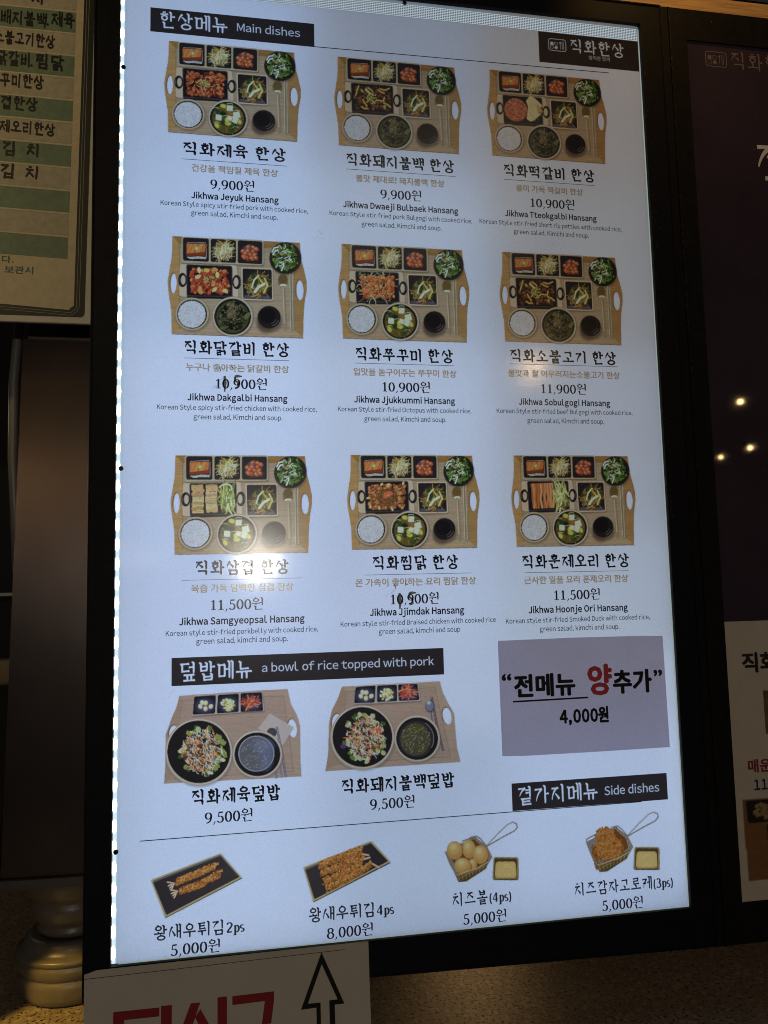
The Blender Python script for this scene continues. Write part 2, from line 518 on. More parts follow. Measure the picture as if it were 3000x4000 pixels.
def syllable(ch):
    c = ord(ch) - 0xAC00
    i, v, f = JI[c // 588], JV[(c % 588) // 28], JF[c % 28]
    S = []
    if v in VV:
        tight = v in 'ㅔㅖㅐ'
        xr = .50 if tight else .56
        if not f:
            S += jamo(i, .06, .14, xr, .84, True)
            S += [('h', s[1], .02 + .96 * s[2], s[3]) if s[0] == 'h' else ('v', s[1], .97, .0 if s[2] == 1 else .07) for s in VV[v]]
        else:
            S += jamo(i, .07, .48, xr, .92, True)
            S += [('h', s[1], .40 + .58 * s[2], s[3]) if s[0] == 'h' else ('v', s[1], .98, .40) for s in VV[v]]
            S += jamo(f, .24, .0, .90, .33)
    elif v in VH:
        up, dn = VH[v]
        if not f:
            S += jamo(i, .22, .50, .78, .92)
            yb = .16 if up else (.38 if dn else .22)
            S += [('h', .03, yb, .97)]
            S += [('v', x, .42, yb) for x in up[1:]] + [('v', x, yb, .0) for x in dn]
        else:
            S += jamo(i, .22, .68, .78, .97)
            yb = .45 if up else (.54 if dn else .50)
            S += [('h', .03, yb, .97)]
            S += [('v', x, .63, yb) for x in up[1:]] + [('v', x, yb, .36) for x in dn]
            S += jamo(f, .22, .0, .80, .30)
    else:
        hv, vv = MIX[v]
        up, dn = VH[hv]
        vs = {'ㅏ': [('v', .78, 1), ('h', .78, .5, 1.0)], 'ㅐ': [('v', .76, .96), ('v', .94, 1), ('h', .76, .5, .94)], 'ㅣ': [('v', .88, 1)],
              'ㅓ': [('v', .90, 1), ('h', .68, .36, .90)], 'ㅔ': [('v', .78, .96), ('v', .95, 1), ('h', .66, .36, .78)]}[vv]
        if not f:
            S += jamo(i, .10, .50, .60, .90)
            yb = .20 if up else .36
            S += [('h', .03, yb, .66)] + [('v', .35, .44, yb) for x in up[1:]] + [('v', .35, yb, .04) for x in dn]
            S += [('h', s[1], s[2], s[3]) if s[0] == 'h' else ('v', s[1], .98, .0) for s in vs]
        else:
            S += jamo(i, .10, .66, .58, .95)
            yb = .44 if up else .53
            S += [('h', .03, yb, .66)] + [('v', .34, .60, yb) for x in up[1:]] + [('v', .34, yb, .38) for x in dn]
            S += [('h', s[1], .36 + .62 * s[2], s[3]) if s[0] == 'h' else ('v', s[1], .98, .36) for s in vs]
            S += jamo(f, .24, .0, .88, .30)
    return S


def strip(P, W):
    """variable-width stroke -> list of quads"""
    P = np.array(P, float)
    T = np.gradient(P, axis=0)
    T /= np.linalg.norm(T, axis=1)[:, None] + 1e-9
    Nn = np.stack([-T[:, 1], T[:, 0]], 1) * (np.array(W, float)[:, None] / 2)
    L, R = P + Nn, P - Nn
    return [[tuple(L[i]), tuple(R[i]), tuple(R[i + 1]), tuple(L[i + 1])] for i in range(len(P) - 1)]


def curve(p0, p1, bend, n=6):
    p0, p1 = np.array(p0), np.array(p1)
    d = p1 - p0
    nn = np.array([-d[1], d[0]])
    return [tuple(p0 + d * t + nn * bend * 4 * t * (1 - t)) for t in np.linspace(0, 1, n)]


def arc(cx, cy, rx, ry, a0, a1, n=16):
    return [(cx + rx * math.cos(math.radians(a)), cy + ry * math.sin(math.radians(a))) for a in np.linspace(a0, a1, n)]


def pen(P, thick, thin):
    P2 = np.array(P, float)
    T = np.gradient(P2, axis=0)
    T /= np.linalg.norm(T, axis=1)[:, None] + 1e-9
    return strip(P, thin + (thick - thin) * np.abs(T[:, 1]) ** 1.3)


def render_strokes(S, w, style, rnd=None):
    """style: brush, serif or marker"""
    Q = []
    hw = w * (.70 if style == 'brush' else .46)
    for s in S:
        if style == 'marker':
            j = lambda: rnd.uniform(-.025, .025)
            if s[0] == 'h': P = [(s[1] + j(), s[2] + j()), ((s[1] + s[3]) / 2, s[2] + j()), (s[3] + j(), s[2] + j())]
            elif s[0] == 'v': P = [(s[1] + j(), s[2] + j()), (s[1] + j(), (s[2] + s[3]) / 2), (s[1] + j(), s[3] + j())]
            elif s[0] in 'lr': P = [(s[1] + j(), s[2] + j()), ((s[1] + s[3]) / 2 + j(), (s[2] + s[4]) / 2 + j()), (s[3] + j(), s[4] + j())]
            else: P = arc(s[1], s[2], s[3], s[4], 80, 450, 14)
            Q += strip(P, [w * rnd.uniform(.85, 1.1) for _ in P])
            for e in ((P[0], P[-1]) if s[0] != 'o' else ()):
                Q.append([(e[0] + w * .5 * math.cos(a), e[1] + w * .5 * math.sin(a)) for a in np.linspace(0, 2 * math.pi, 9)[:-1]])
            continue
        if s[0] == 'h':
            _, x0, y, x1 = s
            Q += strip([(x0 - w * .3, y - .012), ((x0 + x1) / 2, y), (x1, y + .010)], [hw * 1.15, hw * .9, hw * 1.1])
            if x1 - x0 > .18:
                Q.append([(x1 - .9 * w, y + .3 * hw), (x1 - .25 * w, y + .95 * hw), (x1 + .28 * w, y - .1 * hw), (x1 + .05 * w, y - .55 * hw), (x1 - .7 * w, y - .4 * hw)])
        elif s[0] == 'v':
            _, x, yt, yb = s
            L = yt - yb
            Q.append([(x - .5 * w, yt - .1 * w), (x + .5 * w, yt - .25 * w), (x + .42 * w, yb + .35 * w), (x + .05 * w, yb - .15 * w), (x - .42 * w, yb + .25 * w)])
            if L > .2:
                Q.append([(x - 1.15 * w, yt + .10 * w), (x - .45 * w, yt + .42 * w), (x + .5 * w, yt - .22 * w), (x - .4 * w, yt - .8 * w)])
        elif s[0] == 'l':
            P = curve(s[1:3], s[3:5], -.10 if s[4] < s[2] else 0)
            Q += strip(P, np.linspace(1.05 * w, .35 * w, len(P)))
        elif s[0] == 'r':
            P = curve(s[1:3], s[3:5], .06)
            Q += strip(P, np.linspace(.5 * w, 1.15 * w, len(P)))
        else:
            P = arc(s[1], s[2], s[3], s[4], 90, 450, 21)
            Q += pen(P, w * .95, hw * .95)
            Q.append([(s[1] - .9 * w, s[2] + s[4] + .55 * w), (s[1] - .1 * w, s[2] + s[4] + .8 * w), (s[1] + .5 * w, s[2] + s[4] - .1 * w), (s[1] - .3 * w, s[2] + s[4] - .2 * w)])
    return Q


def digit(ch, w):
    t, k = w, w * .38
    if ch == '0': return pen(arc(.27, .37, .19, .35, 90, 450, 25), t, k), .56
    if ch == '1': return [[(.27 - t / 2, .74), (.27 + t / 2, .74), (.27 + t / 2, 0), (.27 - t / 2, 0)]] + strip([(.10, .60), (.2, .64), (.28, .72)], [k, k, k * 1.3]) + strip([(.09, .02), (.45, .02)], [k, k]), .54
    if ch == '2': return pen(arc(.26, .54, .18, .18, 165, -35, 12) + [(.08, .05)], t, k) + strip([(.07, .03), (.46, .04)], [k * 1.8, k * 1.6]), .54
    if ch == '3': return pen(arc(.24, .55, .16, .17, 150, -85, 12), t, k) + pen(arc(.24, .20, .20, .20, 85, -150, 14), t, k), .52
    if ch == '4': return strip([(.36, .72), (.04, .22)], [k * 1.2, k * 1.2]) + strip([(.03, .21), (.5, .21)], [k * 1.3, k * 1.3]) + [[(.37 - t / 2, .72), (.37 + t / 2, .72), (.37 + t / 2, 0), (.37 - t / 2, 0)]], .56
    if ch == '5': return strip([(.14, .69), (.43, .71)], [t * .9, t * .7]) + strip([(.15, .70), (.12, .40)], [k * 1.3, k * 1.3]) + pen(arc(.23, .22, .20, .22, 125, -150, 16), t, k), .54
    if ch == '8': return pen(arc(.27, .55, .16, .16, 90, 450, 20), t, k) + pen(arc(.27, .20, .20, .20, 90, 450, 20), t, k), .56
    if ch == '9': return pen(arc(.26, .50, .19, .22, 90, 450, 22), t, k) + pen([(.45, .52), (.45, .36), (.40, .17), (.28, .05), (.12, .0)], t * .9, k * 1.3), .56
    if ch == '6': return pen(arc(.28, .22, .19, .22, 90, 450, 22), t, k), .56
    if ch == ',': return [[(.07, .08), (.17, .09), (.18, .0), (.05, -.15), (.02, -.13), (.10, .0)]], .27
    if ch == '.': return [[(.06, .09), (.16, .09), (.16, -.01), (.06, -.01)]], .24
    if ch == 'p': return [[(.10, .50), (.10 + t, .50), (.10 + t, -.2), (.10, -.2)]] + pen(arc(.29, .24, .17, .24, 150, -150, 16), t, k) + strip([(.02, -.2), (.26, -.2)], [k, k]), .52
    if ch == 's': return pen(arc(.20, .36, .12, .12, 40, 260, 9) + arc(.20, .12, .13, .12, 80, -140, 9), t * .9, k), .40
    if ch == '(': return pen(arc(.36, .28, .26, .50, 125, 235, 10), t * .8, k), .30
    if ch == ')': return pen(arc(-.06, .28, .26, .50, 55, -55, 10), t * .8, k), .30
    if ch == '!': return [[(.1, .75), (.2, .75), (.17, .22), (.13, .22)], [(.1, .1), (.2, .1), (.2, 0), (.1, 0)]], .3
    return [], .4


def brush_text(txt, w=.10, style='brush', dscale=1.0, seed=1):
    """polygons of a line of text, with its width; height of a syllable = 1"""
    rnd = random.Random(seed)
    Q, x = [], 0
    for ch in txt:
        if ch == ' ':
            x += .30
        elif 0xAC00 <= ord(ch) <= 0xD7A3:
            Q += [[(x + .03 + px * .91, py) for px, py in q] for q in render_strokes(syllable(ch), w, style, rnd)]
            x += 1.06
        else:
            q, a = digit(ch, w * 1.05 / dscale)
            Q += [[(x + px * dscale, .06 + py * dscale) for px, py in p] for p in q]
            x += a * dscale
    return Q, x - .05


_gl = {}
LAY = {}


def _glyph(ch, bold):
    """triangles of one glyph of the bundled face"""
    key = (ch, bold)
    if key not in _gl:
        c = bpy.data.curves.new('t', 'FONT')
        c.body = ch
        c.resolution_u = 2
        c.fill_mode = 'FRONT'
        o = bpy.data.objects.new('t', c)
        COL.objects.link(o)
        ev = o.evaluated_get(bpy.context.evaluated_depsgraph_get())
        me = ev.to_mesh()
        V = np.array([v.co[:2] for v in me.vertices])
        F = [tuple(p.vertices) for p in me.polygons]
        ev.to_mesh_clear()
        bpy.data.objects.remove(o)
        bpy.data.curves.remove(c)
        if bold:
            n = len(V)
            D = [(0, 0)] + [(bold * math.cos(a), bold * .8 * math.sin(a)) for a in np.linspace(.5, .5 + 2 * math.pi, 9)[:-1]]
            F = [tuple(i + n * k for i in f) for k in range(len(D)) for f in F]
            V = np.concatenate([V + np.array(d) for d in D])
            LAY[key] = n
        _gl[key] = (V, F)
    return _gl[key]


def _side(ch, right):
    if right:
        return .068 if ch in 'hmnuldgqaiMNHIJ1j' else (.04 if ch in 'bpoecsDBSRCOG0234567890' else .012)
    return -.06 if ch == 'j' else .075 if ch in 'bhkmnpruliBDEFHKLMNPR1' else (.042 if ch in 'aceogqdsSCOG023456789' else .012)


def sans_polys(txt, bold=0.0):
    """a line of sans text as triangles: syllables and letters of the bundled face with their own spacing"""
    key = ('line', txt, bold)
    if key in _gl: return _gl[key]
    VV_, FF_, x = [], [], 0.0
    n = 0
    for ch in txt:
        if ch == ' ':
            x += .27
            continue
        if ch == '-':
            V, F = np.array([[0, .235], [.26, .235], [.26, .30], [0, .30]]) + np.array([.03, 0]), [(0, 1, 2, 3)]
            adv = .32
        elif ch.isalnum() and ord(ch) < 128:
            V, F = _glyph(chr(ord(ch) + 0xFEE0), bold)
            V = V - np.array([V[:, 0].min() - _side(ch, False), 0])
            adv = V[:, 0].max() + _side(ch, True) - bold * .6
        elif 0xAC00 <= ord(ch) <= 0xD7A3:
            V, F = _glyph(ch, bold)
            adv = .93
        else:
            V, F = _glyph(ch, bold)
            V = (V - np.array([V[:, 0].min(), 0])) * np.array([1.15, 1.1]) + np.array([.05, 0])
            adv = V[:, 0].max() + .06
        VV_.append(V + np.array([x, 0])); FF_ += [tuple(n + i for i in f) for f in F]
        n += len(V)
        x += adv
    _gl[key] = (np.concatenate(VV_), FF_)
    return _gl[key]


def place_polys(name, Q, cx, cz, sx, sz, y, mat, parent, shear=0.0, rot=0.0):
    """put polygons (list of point lists, already centred) on the vertical plane y (mm)"""
    V, F = [], []
    cr, sr = math.cos(rot), math.sin(rot)
    for qi, q in enumerate(Q):
        b = len(V)
        a = sum(q[i][0] * q[(i + 1) % len(q)][1] - q[(i + 1) % len(q)][0] * q[i][1] for i in range(len(q)))
        if a < 0: q = q[::-1]
        for px, pz in q:
            X, Z = px * sx + pz * sz * shear, pz * sz
            V.append(((cx + X * cr - Z * sr) * MM, (y - (qi % 7) * .003) * MM, (cz + X * sr + Z * cr) * MM))
        F.append(tuple(range(b, b + len(q))))
    return link(name, mesh(name, V, F), mat, parent)


def put_brush(name, txt, cx, cz, width, h, y, mat, parent, w=.10, style='brush', dscale=1.0, seed=1, rot=0.0):
    Q, W = brush_text(txt, w, style, dscale, seed)
    Q = [[(px - W / 2, pz - .5) for px, pz in q] for q in Q]
    return place_polys(name, Q, cx, cz, width / W, h, y, mat, parent, rot=rot)


def put_sans(name, txt, cx, cz, width, y, mat, parent, bold=0.0, h=None, shear=0.0, squash=None):
    """h: height of the ink box in mm (None keeps the face's own proportions times squash)"""
    V, F = sans_polys(txt, bold)
    x0, x1 = V[:, 0].min(), V[:, 0].max()
    y0, y1 = V[:, 1].min(), V[:, 1].max()
    sx = width / (x1 - x0)
    sz = (h / (y1 - y0)) if h else sx * (squash or 1)
    X = cx + (V[:, 0] - (x0 + x1) / 2) * sx
    lay = np.zeros(len(V))
    if bold:      # the slightly shifted copies that thicken a letter lie a few micrometres apart
        n = 0
        for ch in txt:
            if ch == ' ': continue
            if ch == '-':
                n += 4
                continue
            k = chr(ord(ch) + 0xFEE0) if (ch.isalnum() and ord(ch) < 128) else ch
            L, T = LAY[(k, bold)], len(_gl[(k, bold)][0])
            lay[n:n + T] = (np.arange(T) // L) * .003
            n += T
    base = (y0 + y1) / 2 if h else .30
    Z = cz + (V[:, 1] - base) * sz
    me = mesh(name, [(a * MM, (y - l_) * MM, b * MM) for a, b, l_ in zip(X, Z, lay)], F)
    return link(name, me, mat, parent)


# ------------------------------------------------------------------ a small painter for the printed food photographs
class Cv:
    def __init__(s, w, h, sc, col=(1, 1, 1), a=0.0):
        s.sc = sc
        s.W, s.H = int(w * sc), int(h * sc)
        s.c = np.ones((s.H, s.W, 3), np.float32) * np.array(col, np.float32)
        s.a = np.full((s.H, s.W), a, np.float32)
        s.r = np.random.RandomState(5)
        s.oy = 0.0

    def _win(s, x0, y0, x1, y1, m=2):
        y0, y1 = y0 + s.oy, y1 + s.oy
        X0, Y0 = max(0, int(x0 * s.sc) - m), max(0, int(y0 * s.sc) - m)
        X1, Y1 = min(s.W, int(x1 * s.sc) + m + 1), min(s.H, int(y1 * s.sc) + m + 1)
        if X1 <= X0 or Y1 <= Y0: return None
        yy, xx = np.mgrid[Y0:Y1, X0:X1]
        return X0, Y0, X1, Y1, (xx + .5) / s.sc, (yy + .5) / s.sc - s.oy

    def _put(s, wn, cov, col, al, erase=False):
        X0, Y0, X1, Y1 = wn[:4]
        cov = np.clip(cov, 0, 1) * al
        sl = (slice(Y0, Y1), slice(X0, X1))
        if erase:
            s.a[sl] *= (1 - cov)
            return
        col = np.array(col, np.float32)
        s.c[sl] = s.c[sl] * (1 - cov[..., None]) + col * cov[..., None]
        s.a[sl] = s.a[sl] + cov * (1 - s.a[sl])

    def poly(s, P, col, al=1, soft=1.0, erase=False):
        P = np.array(P, float)
        wn = s._win(P[:, 0].min(), P[:, 1].min(), P[:, 0].max(), P[:, 1].max(), int(2 + soft))
        if wn is None: return
        x, y = wn[4], wn[5]
        ins = np.zeros(x.shape, bool)
        d2 = np.full(x.shape, 1e9)
        n = len(P)
        for i in range(n):
            ax, ay = P[i]; bx, by = P[(i + 1) % n]
            dx, dy = bx - ax, by - ay
            L = dx * dx + dy * dy + 1e-9
            t = np.clip(((x - ax) * dx + (y - ay) * dy) / L, 0, 1)
            d2 = np.minimum(d2, (x - ax - t * dx) ** 2 + (y - ay - t * dy) ** 2)
            c = (ay > y) != (by > y)
            with np.errstate(divide='ignore', invalid='ignore'):
                ins ^= c & (x < (bx - ax) * (y - ay) / (by - ay + 1e-12) + ax)
        sd = np.sqrt(d2) * np.where(ins, 1, -1) * s.sc
        s._put(wn, .5 + sd / soft, col, al, erase)

    def ell(s, cx, cy, rx, ry, col, al=1, rot=0, soft=1.0, erase=False):
        R = max(rx, ry)
        wn = s._win(cx - R, cy - R, cx + R, cy + R, int(2 + soft))
        if wn is None: return
        x, y = wn[4] - cx, wn[5] - cy
        c, sn = math.cos(rot), math.sin(rot)
        u, v = (x * c + y * sn) / rx, (-x * sn + y * c) / ry
        q = np.sqrt(u * u + v * v) + 1e-9
        s._put(wn, .5 + (1 - q) * min(rx, ry) * s.sc / soft, col, al, erase)

    def line(s, P, w, col, al=1):
        P = np.array(P, float)
        m = int(w * s.sc / 2) + 2
        wn = s._win(P[:, 0].min(), P[:, 1].min(), P[:, 0].max(), P[:, 1].max(), m)
        if wn is None: return
        x, y = wn[4], wn[5]
        d2 = np.full(x.shape, 1e9)
        for i in range(len(P) - 1):
            ax, ay = P[i]; dx, dy = P[i + 1] - P[i]
            t = np.clip(((x - ax) * dx + (y - ay) * dy) / (dx * dx + dy * dy + 1e-9), 0, 1)
            d2 = np.minimum(d2, (x - ax - t * dx) ** 2 + (y - ay - t * dy) ** 2)
        s._put(wn, .5 + (w / 2 - np.sqrt(d2)) * s.sc, col, al)

    def rquad(s, P, r, col, al=1, soft=1.0):
        """quadrilateral with rounded corners"""
        P = np.array(P, float)
        pts = []
        for i in range(4):
            p, a, b = P[i], P[i - 1], P[(i + 1) % 4]
            u = (a - p) / np.linalg.norm(a - p); v = (b - p) / np.linalg.norm(b - p)
            for t in (0, .3, .6, 1):
                q0, q1 = p + u * r * (1 - t), p + v * r * t
                pts.append(tuple(q0 * (1 - t) + q1 * t if t not in (0, 1) else (q0 if t == 0 else q1)))
        s.poly(pts, col, al, soft)

    def noise(s, amt, scx, scy, seed, mask=None):
        r = np.random.RandomState(seed)
        h, w = max(2, int(s.H / scy)), max(2, int(s.W / scx))
        g = r.rand(h, w).astype(np.float32)
        yi = np.linspace(0, h - 1.001, s.H); xi = np.linspace(0, w - 1.001, s.W)
        y0 = yi.astype(int); x0 = xi.astype(int)
        fy = (yi - y0)[:, None]; fx = (xi - x0)[None]
        G = (g[y0][:, x0] * (1 - fy) + g[y0 + 1][:, x0] * fy) * (1 - fx) + (g[y0][:, x0 + 1] * (1 - fy) + g[y0 + 1][:, x0 + 1] * fy) * fx
        k = 1 + (G - .5) * 2 * amt
        if mask is not None: k = 1 + (k - 1) * mask
        s.c *= k[..., None]

    def copy(s):
        n = Cv.__new__(Cv)
        n.sc, n.W, n.H = s.sc, s.W, s.H
        n.c, n.a = s.c.copy(), s.a.copy()
        n.r = np.random.RandomState(5)
        n.oy = s.oy
        return n


REF = np.array(lin((163, 182, 217)))


def C(r, g, b, k=.90):
    """colour seen in print -> how much light the ink lets through"""
    c = np.array(lin((r * k, g * k, b * k)))
    l_ = c @ np.array([.3, .55, .15])
    c = c * .89 + np.array([.96, 1.0, .98]) * l_ * .11
    return tuple(np.clip(c / REF, 0.004, 1.0))


def jit(c, r, a=.25):
    k = 1 + r.uniform(-a, a)
    return tuple(min(1, v * k * (1 + r.uniform(-.08, .08))) for v in c)


def blob(cv, cx, cy, rx, ry, col, r, n=8, al=1, rot=None):
    ro = r.uniform(0, 6.28) if rot is None else rot
    P = []
    for k in range(n):
        a = 2 * math.pi * k / n
        q = r.uniform(.72, 1.15)
        x, y = rx * q * math.cos(a), ry * q * math.sin(a)
        P.append((cx + x * math.cos(ro) - y * math.sin(ro), cy + x * math.sin(ro) + y * math.cos(ro)))
    cv.poly(P, col, al)


def strand(cv, cx, cy, L, w, col, r, curl=1.0, al=1, ang=None):
    a = r.uniform(0, 6.28) if ang is None else ang
    P = [(cx, cy)]
    for _ in range(6):
        a += r.uniform(-.5, .5) * curl
        P.append((P[-1][0] + math.cos(a) * L / 6, P[-1][1] + math.sin(a) * L / 6))
    cv.line(P, w, col, al)


def inside(r, cx, cy, rx, ry):
    a, q = r.uniform(0, 2 * math.pi), math.sqrt(r.uniform(0, 1))
    return cx + rx * q * math.cos(a), cy + ry * q * math.sin(a)


def inbox(r, Q, m=.06):
    u, v = r.uniform(m, 1 - m), r.uniform(m, 1 - m)
    Q = np.array(Q, float)
    p = (Q[0] * (1 - u) + Q[1] * u) * (1 - v) + (Q[3] * (1 - u) + Q[2] * u) * v
    return float(p[0]), float(p[1])


BLK = C(36, 34, 42)
S1 = .36      # canvas scale for the square trays (artwork is 1659 x 1274)


def paint_tray_base():
    cv = Cv(1659, 1300, S1)
    r = random.Random(3)
    wood, wd, wl = C(150, 139, 123), C(136, 106, 54), C(160, 132, 84)
    out = [(75, 83), (800, 122), (1533, 157), (1545, 340), (1575, 440), (1612, 600), (1612, 690), (1590, 820), (1578, 950), (1572, 1237), (800, 1215), (65, 1195),
           (62, 950), (45, 830), (22, 680), (20, 590), (45, 440), (66, 320)]
    cv.poly(out, wood)
    cv.poly([(75, 83), (800, 122), (1533, 157), (1495, 240), (1110, 215), (150, 172)], wd)
    cv.poly([(75, 83), (155, 172), (158, 1150), (65, 1195), (62, 950), (45, 830), (22, 680), (20, 590), (45, 440), (66, 320)], wl)
    cv.poly([(1533, 157), (1545, 340), (1575, 440), (1612, 600), (1612, 690), (1590, 820), (1578, 950), (1572, 1237), (1480, 1155), (1465, 540), (1480, 235)], C(148, 120, 74))
    cv.poly([(65, 1195), (155, 1145), (1480, 1160), (1572, 1237), (800, 1217)], C(156, 142, 118))
    cv.line([(65, 1197), (800, 1219), (1572, 1239)], 8, C(110, 88, 62))
    cv.line([(156, 172), (158, 1148)], 9, C(120, 98, 66), .7)
    cv.line([(1467, 300), (1480, 1155)], 8, C(120, 98, 66), .6)
    cv.noise(.15, 70, 2.6, 11, cv.a)
    cv.noise(.10, 12, 2, 12, cv.a)
    for x, y, rx, ry, ro in ((88, 622, 33, 112, .03), (1534, 695, 40, 112, -.03)):
        cv.ell(x - 6, y - 5, rx + 9, ry + 9, C(112, 86, 52), .8, ro)
        cv.ell(x, y, rx, ry, (1, 1, 1), 1, ro, erase=True)
    sh = C(78, 62, 52)
    # three-part side dish
    cv.rquad([(185, 110), (1125, 150), (1125, 430), (185, 400)], 20, sh, .6, 8)
    cv.rquad([(180, 88), (1118, 128), (1116, 412), (178, 385)], 28, C(158, 156, 136))
    for P in ([(195, 97), (494, 112), (493, 376), (195, 362)], [(513, 112), (803, 128), (803, 388), (512, 376)], [(822, 128), (1105, 142), (1105, 402), (821, 388)]):
        cv.rquad(P, 24, C(34, 32, 40))
    cv.rquad([(238, 165), (452, 170), (462, 325), (240, 318)], 10, C(96, 48, 34))
    cv.line([(245, 155), (450, 160)], 5, C(176, 170, 176)); cv.line([(462, 190), (466, 320)], 5, C(150, 140, 146))
    cv.rquad([(228, 166), (452, 170), (455, 296), (232, 306)], 12, C(118, 54, 26))
    cv.rquad([(236, 168), (450, 172), (448, 258), (246, 280)], 10, C(176, 108, 54))
    for k in range(18):
        x = 245 + k * 11
        cv.line([(x + 40, 172), (x - 8, 268)], 6, jit(r.choice([C(190, 124, 64), C(150, 84, 40), C(206, 150, 86)]), r, .15), .7)
    cv.ell(352, 222, 25, 28, C(150, 146, 66)); cv.ell(352, 222, 13, 15, C(196, 190, 130))
    for k in (0, 1):
        cv.line([(250 + 18 * k, 322 + 12 * k), (300, 326 + 12 * k), (360, 318 + 14 * k), (456, 326 + 12 * k)], 8, C(206, 200, 214))
    cv.ell(656, 252, 112, 100, C(112, 104, 70), .9, soft=10)
    for k in range(150):
        x, y = inside(r, 656, 252, 82, 72)
        strand(cv, x, y, 84, 7, jit(r.choice([C(196, 192, 166), C(176, 166, 104), C(172, 152, 66), C(200, 198, 184), C(120, 106, 60), C(150, 128, 60)]), r, .18), r, 1.8, .95)
    cv.ell(955, 272, 92, 90, C(86, 84, 104), .7, soft=8)
    for dx, dy in ((-15, -70), (50, -62), (-75, -20), (-20, -20), (45, -15), (85, -45), (-45, 10), (15, 22), (65, 30), (-30, 60), (30, 68), (80, 62), (-65, 48)):
        x, y = 955 + dx * .95, 272 + dy * .95
        blob(cv, x + 4, y + 7, 35, 29, C(84, 30, 20), r)
        blob(cv, x, y, 33, 26, jit(C(158, 82, 48), r, .2), r)
        blob(cv, x - 6, y - 7, 17, 11, jit(C(186, 116, 76), r, .15), r)
        cv.ell(x - 8, y - 10, 5, 4, C(230, 190, 160), .8)
    # salad bowl
    cv.ell(1375, 350, 184, 186, sh, .55, soft=10)
    cv.ell(1368, 330, 184, 182, C(38, 37, 42)); cv.ell(1368, 328, 166, 164, C(28, 30, 30))
    for k in range(80):
        x, y = inside(r, 1366, 325, 135, 138)
        g = r.choice([C(84, 128, 46), C(62, 102, 38), C(108, 152, 60), C(34, 58, 28), C(42, 74, 32)])
        blob(cv, x + 6, y + 9, r.uniform(20, 40), r.uniform(14, 28), C(20, 32, 18), r, 9)
        blob(cv, x, y, r.uniform(20, 42), r.uniform(14, 28), jit(g, r, .2), r, 9)
        strand(cv, x - 15, y, 40, 4, C(160, 190, 110), r, .6, .5)
    for k in range(24):
        x, y = inside(r, 1350, 320, 110, 100)
        strand(cv, x, y, 55, 8, r.choice([C(210, 212, 200), C(205, 205, 190), C(196, 120, 78), C(110, 92, 120), C(200, 206, 196)]), r, 1.2)
    for P in ([(1215, 260), (1240, 215), (1285, 205)], [(1225, 290), (1250, 250), (1280, 240)], [(1325, 470), (1345, 420), (1350, 390)]):
        cv.line(P, 16, C(208, 214, 206))
    # spoon, chopsticks
    cv.line([(1350, 600), (1375, 1135)], 26, sh, .35); cv.line([(1435, 520), (1455, 1140)], 40, sh, .3)
    cv.line([(1342, 670), (1352, 900), (1362, 1135)], 22, C(146, 134, 110)); cv.line([(1340, 670), (1350, 900), (1358, 1125)], 8, C(190, 180, 158))
    cv.line([(1361, 1090), (1363, 1140)], 32, C(140, 128, 104))
    cv.ell(1340, 590, 58, 82, C(112, 98, 62)); cv.ell(1338, 566, 50, 56, C(92, 80, 44), .9)
    cv.ell(1342, 640, 40, 16, C(210, 204, 190)); cv.ell(1342, 660, 26, 18, C(150, 138, 112))
    for dx in (0, 26):
        cv.line([(1422 + dx, 515), (1432 + dx, 1145)], 14, C(120, 108, 84)); cv.line([(1420 + dx, 515), (1429 + dx, 1140)], 6, C(196, 188, 166))
    # pan board and pan
    cv.rquad([(155, 405), (815, 420), (835, 800), (150, 780)], 30, C(70, 58, 50), .7, 6)
    cv.rquad([(158, 400), (812, 415), (832, 790), (152, 770)], 30, C(176, 170, 156))
    for x, y, s_ in ((190, 582, -1), (812, 604, 1)):
        cv.ell(x, y, 52, 82, C(34, 33, 42)); cv.ell(x - 8 * s_, y, 26, 52, C(176, 170, 156)); cv.line([(x + s_ * 38, y - 30), (x + s_ * 40, y + 25)], 7, C(96, 94, 112))
    cv.rquad([(238, 408), (762, 428), (766, 800), (240, 790)], 24, C(30, 28, 34))
    cv.rquad([(232, 402), (762, 420), (764, 775), (236, 768)], 24, C(58, 56, 70))
    cv.rquad([(242, 412), (752, 430), (754, 762), (246, 756)], 20, C(28, 27, 34))
    # glass-noodle dish
    cv.rquad([(872, 450), (1225, 462), (1235, 830), (880, 830)], 16, sh, .6, 8)
    cv.rquad([(864, 436), (1220, 450), (1230, 815), (872, 805)], 16, C(184, 178, 160))
    cv.rquad([(876, 448), (1210, 462), (1218, 802), (884, 792)], 14, C(34, 32, 40))
    cv.poly([(905, 752), (1180, 762), (1218, 800), (884, 790)], C(84, 84, 106), .8, 3)
    cv.ell(1055, 630, 138, 138, C(62, 54, 28), .9, soft=12)
    for k in range(190):
        x, y = inside(r, 1055, 630, 108, 108)
        strand(cv, x, y, 84, 6, jit(r.choice([C(124, 108, 50), C(146, 132, 76), C(84, 72, 32), C(160, 146, 84), C(66, 56, 28)]), r, .2), r, 2.6, .95)
    for x, y, a, b in ((1000, 545, 28, 34), (1030, 610, 46, 22), (1090, 560, 20, 16), (1180, 600, 18, 18)):
        blob(cv, x, y, a, b, jit(C(40, 70, 34), r, .2), r)
    for P, c_, w_ in ((([(1060, 530), (1010, 580), (985, 660)]), C(190, 198, 178), 18), ([(1130, 560), (1165, 640), (1120, 725)], C(196, 184, 116), 18), ([(1020, 715), (1060, 660), (1125, 625)], C(204, 206, 190), 30), ([(1000, 765), (1060, 745)], C(180, 120, 66), 16), ([(1050, 530), (1110, 620)], C(190, 176, 100), 12)):
        cv.line(P, w_, c_)
    # rice
    cv.ell(310, 985, 200, 190, sh, .6, soft=12)
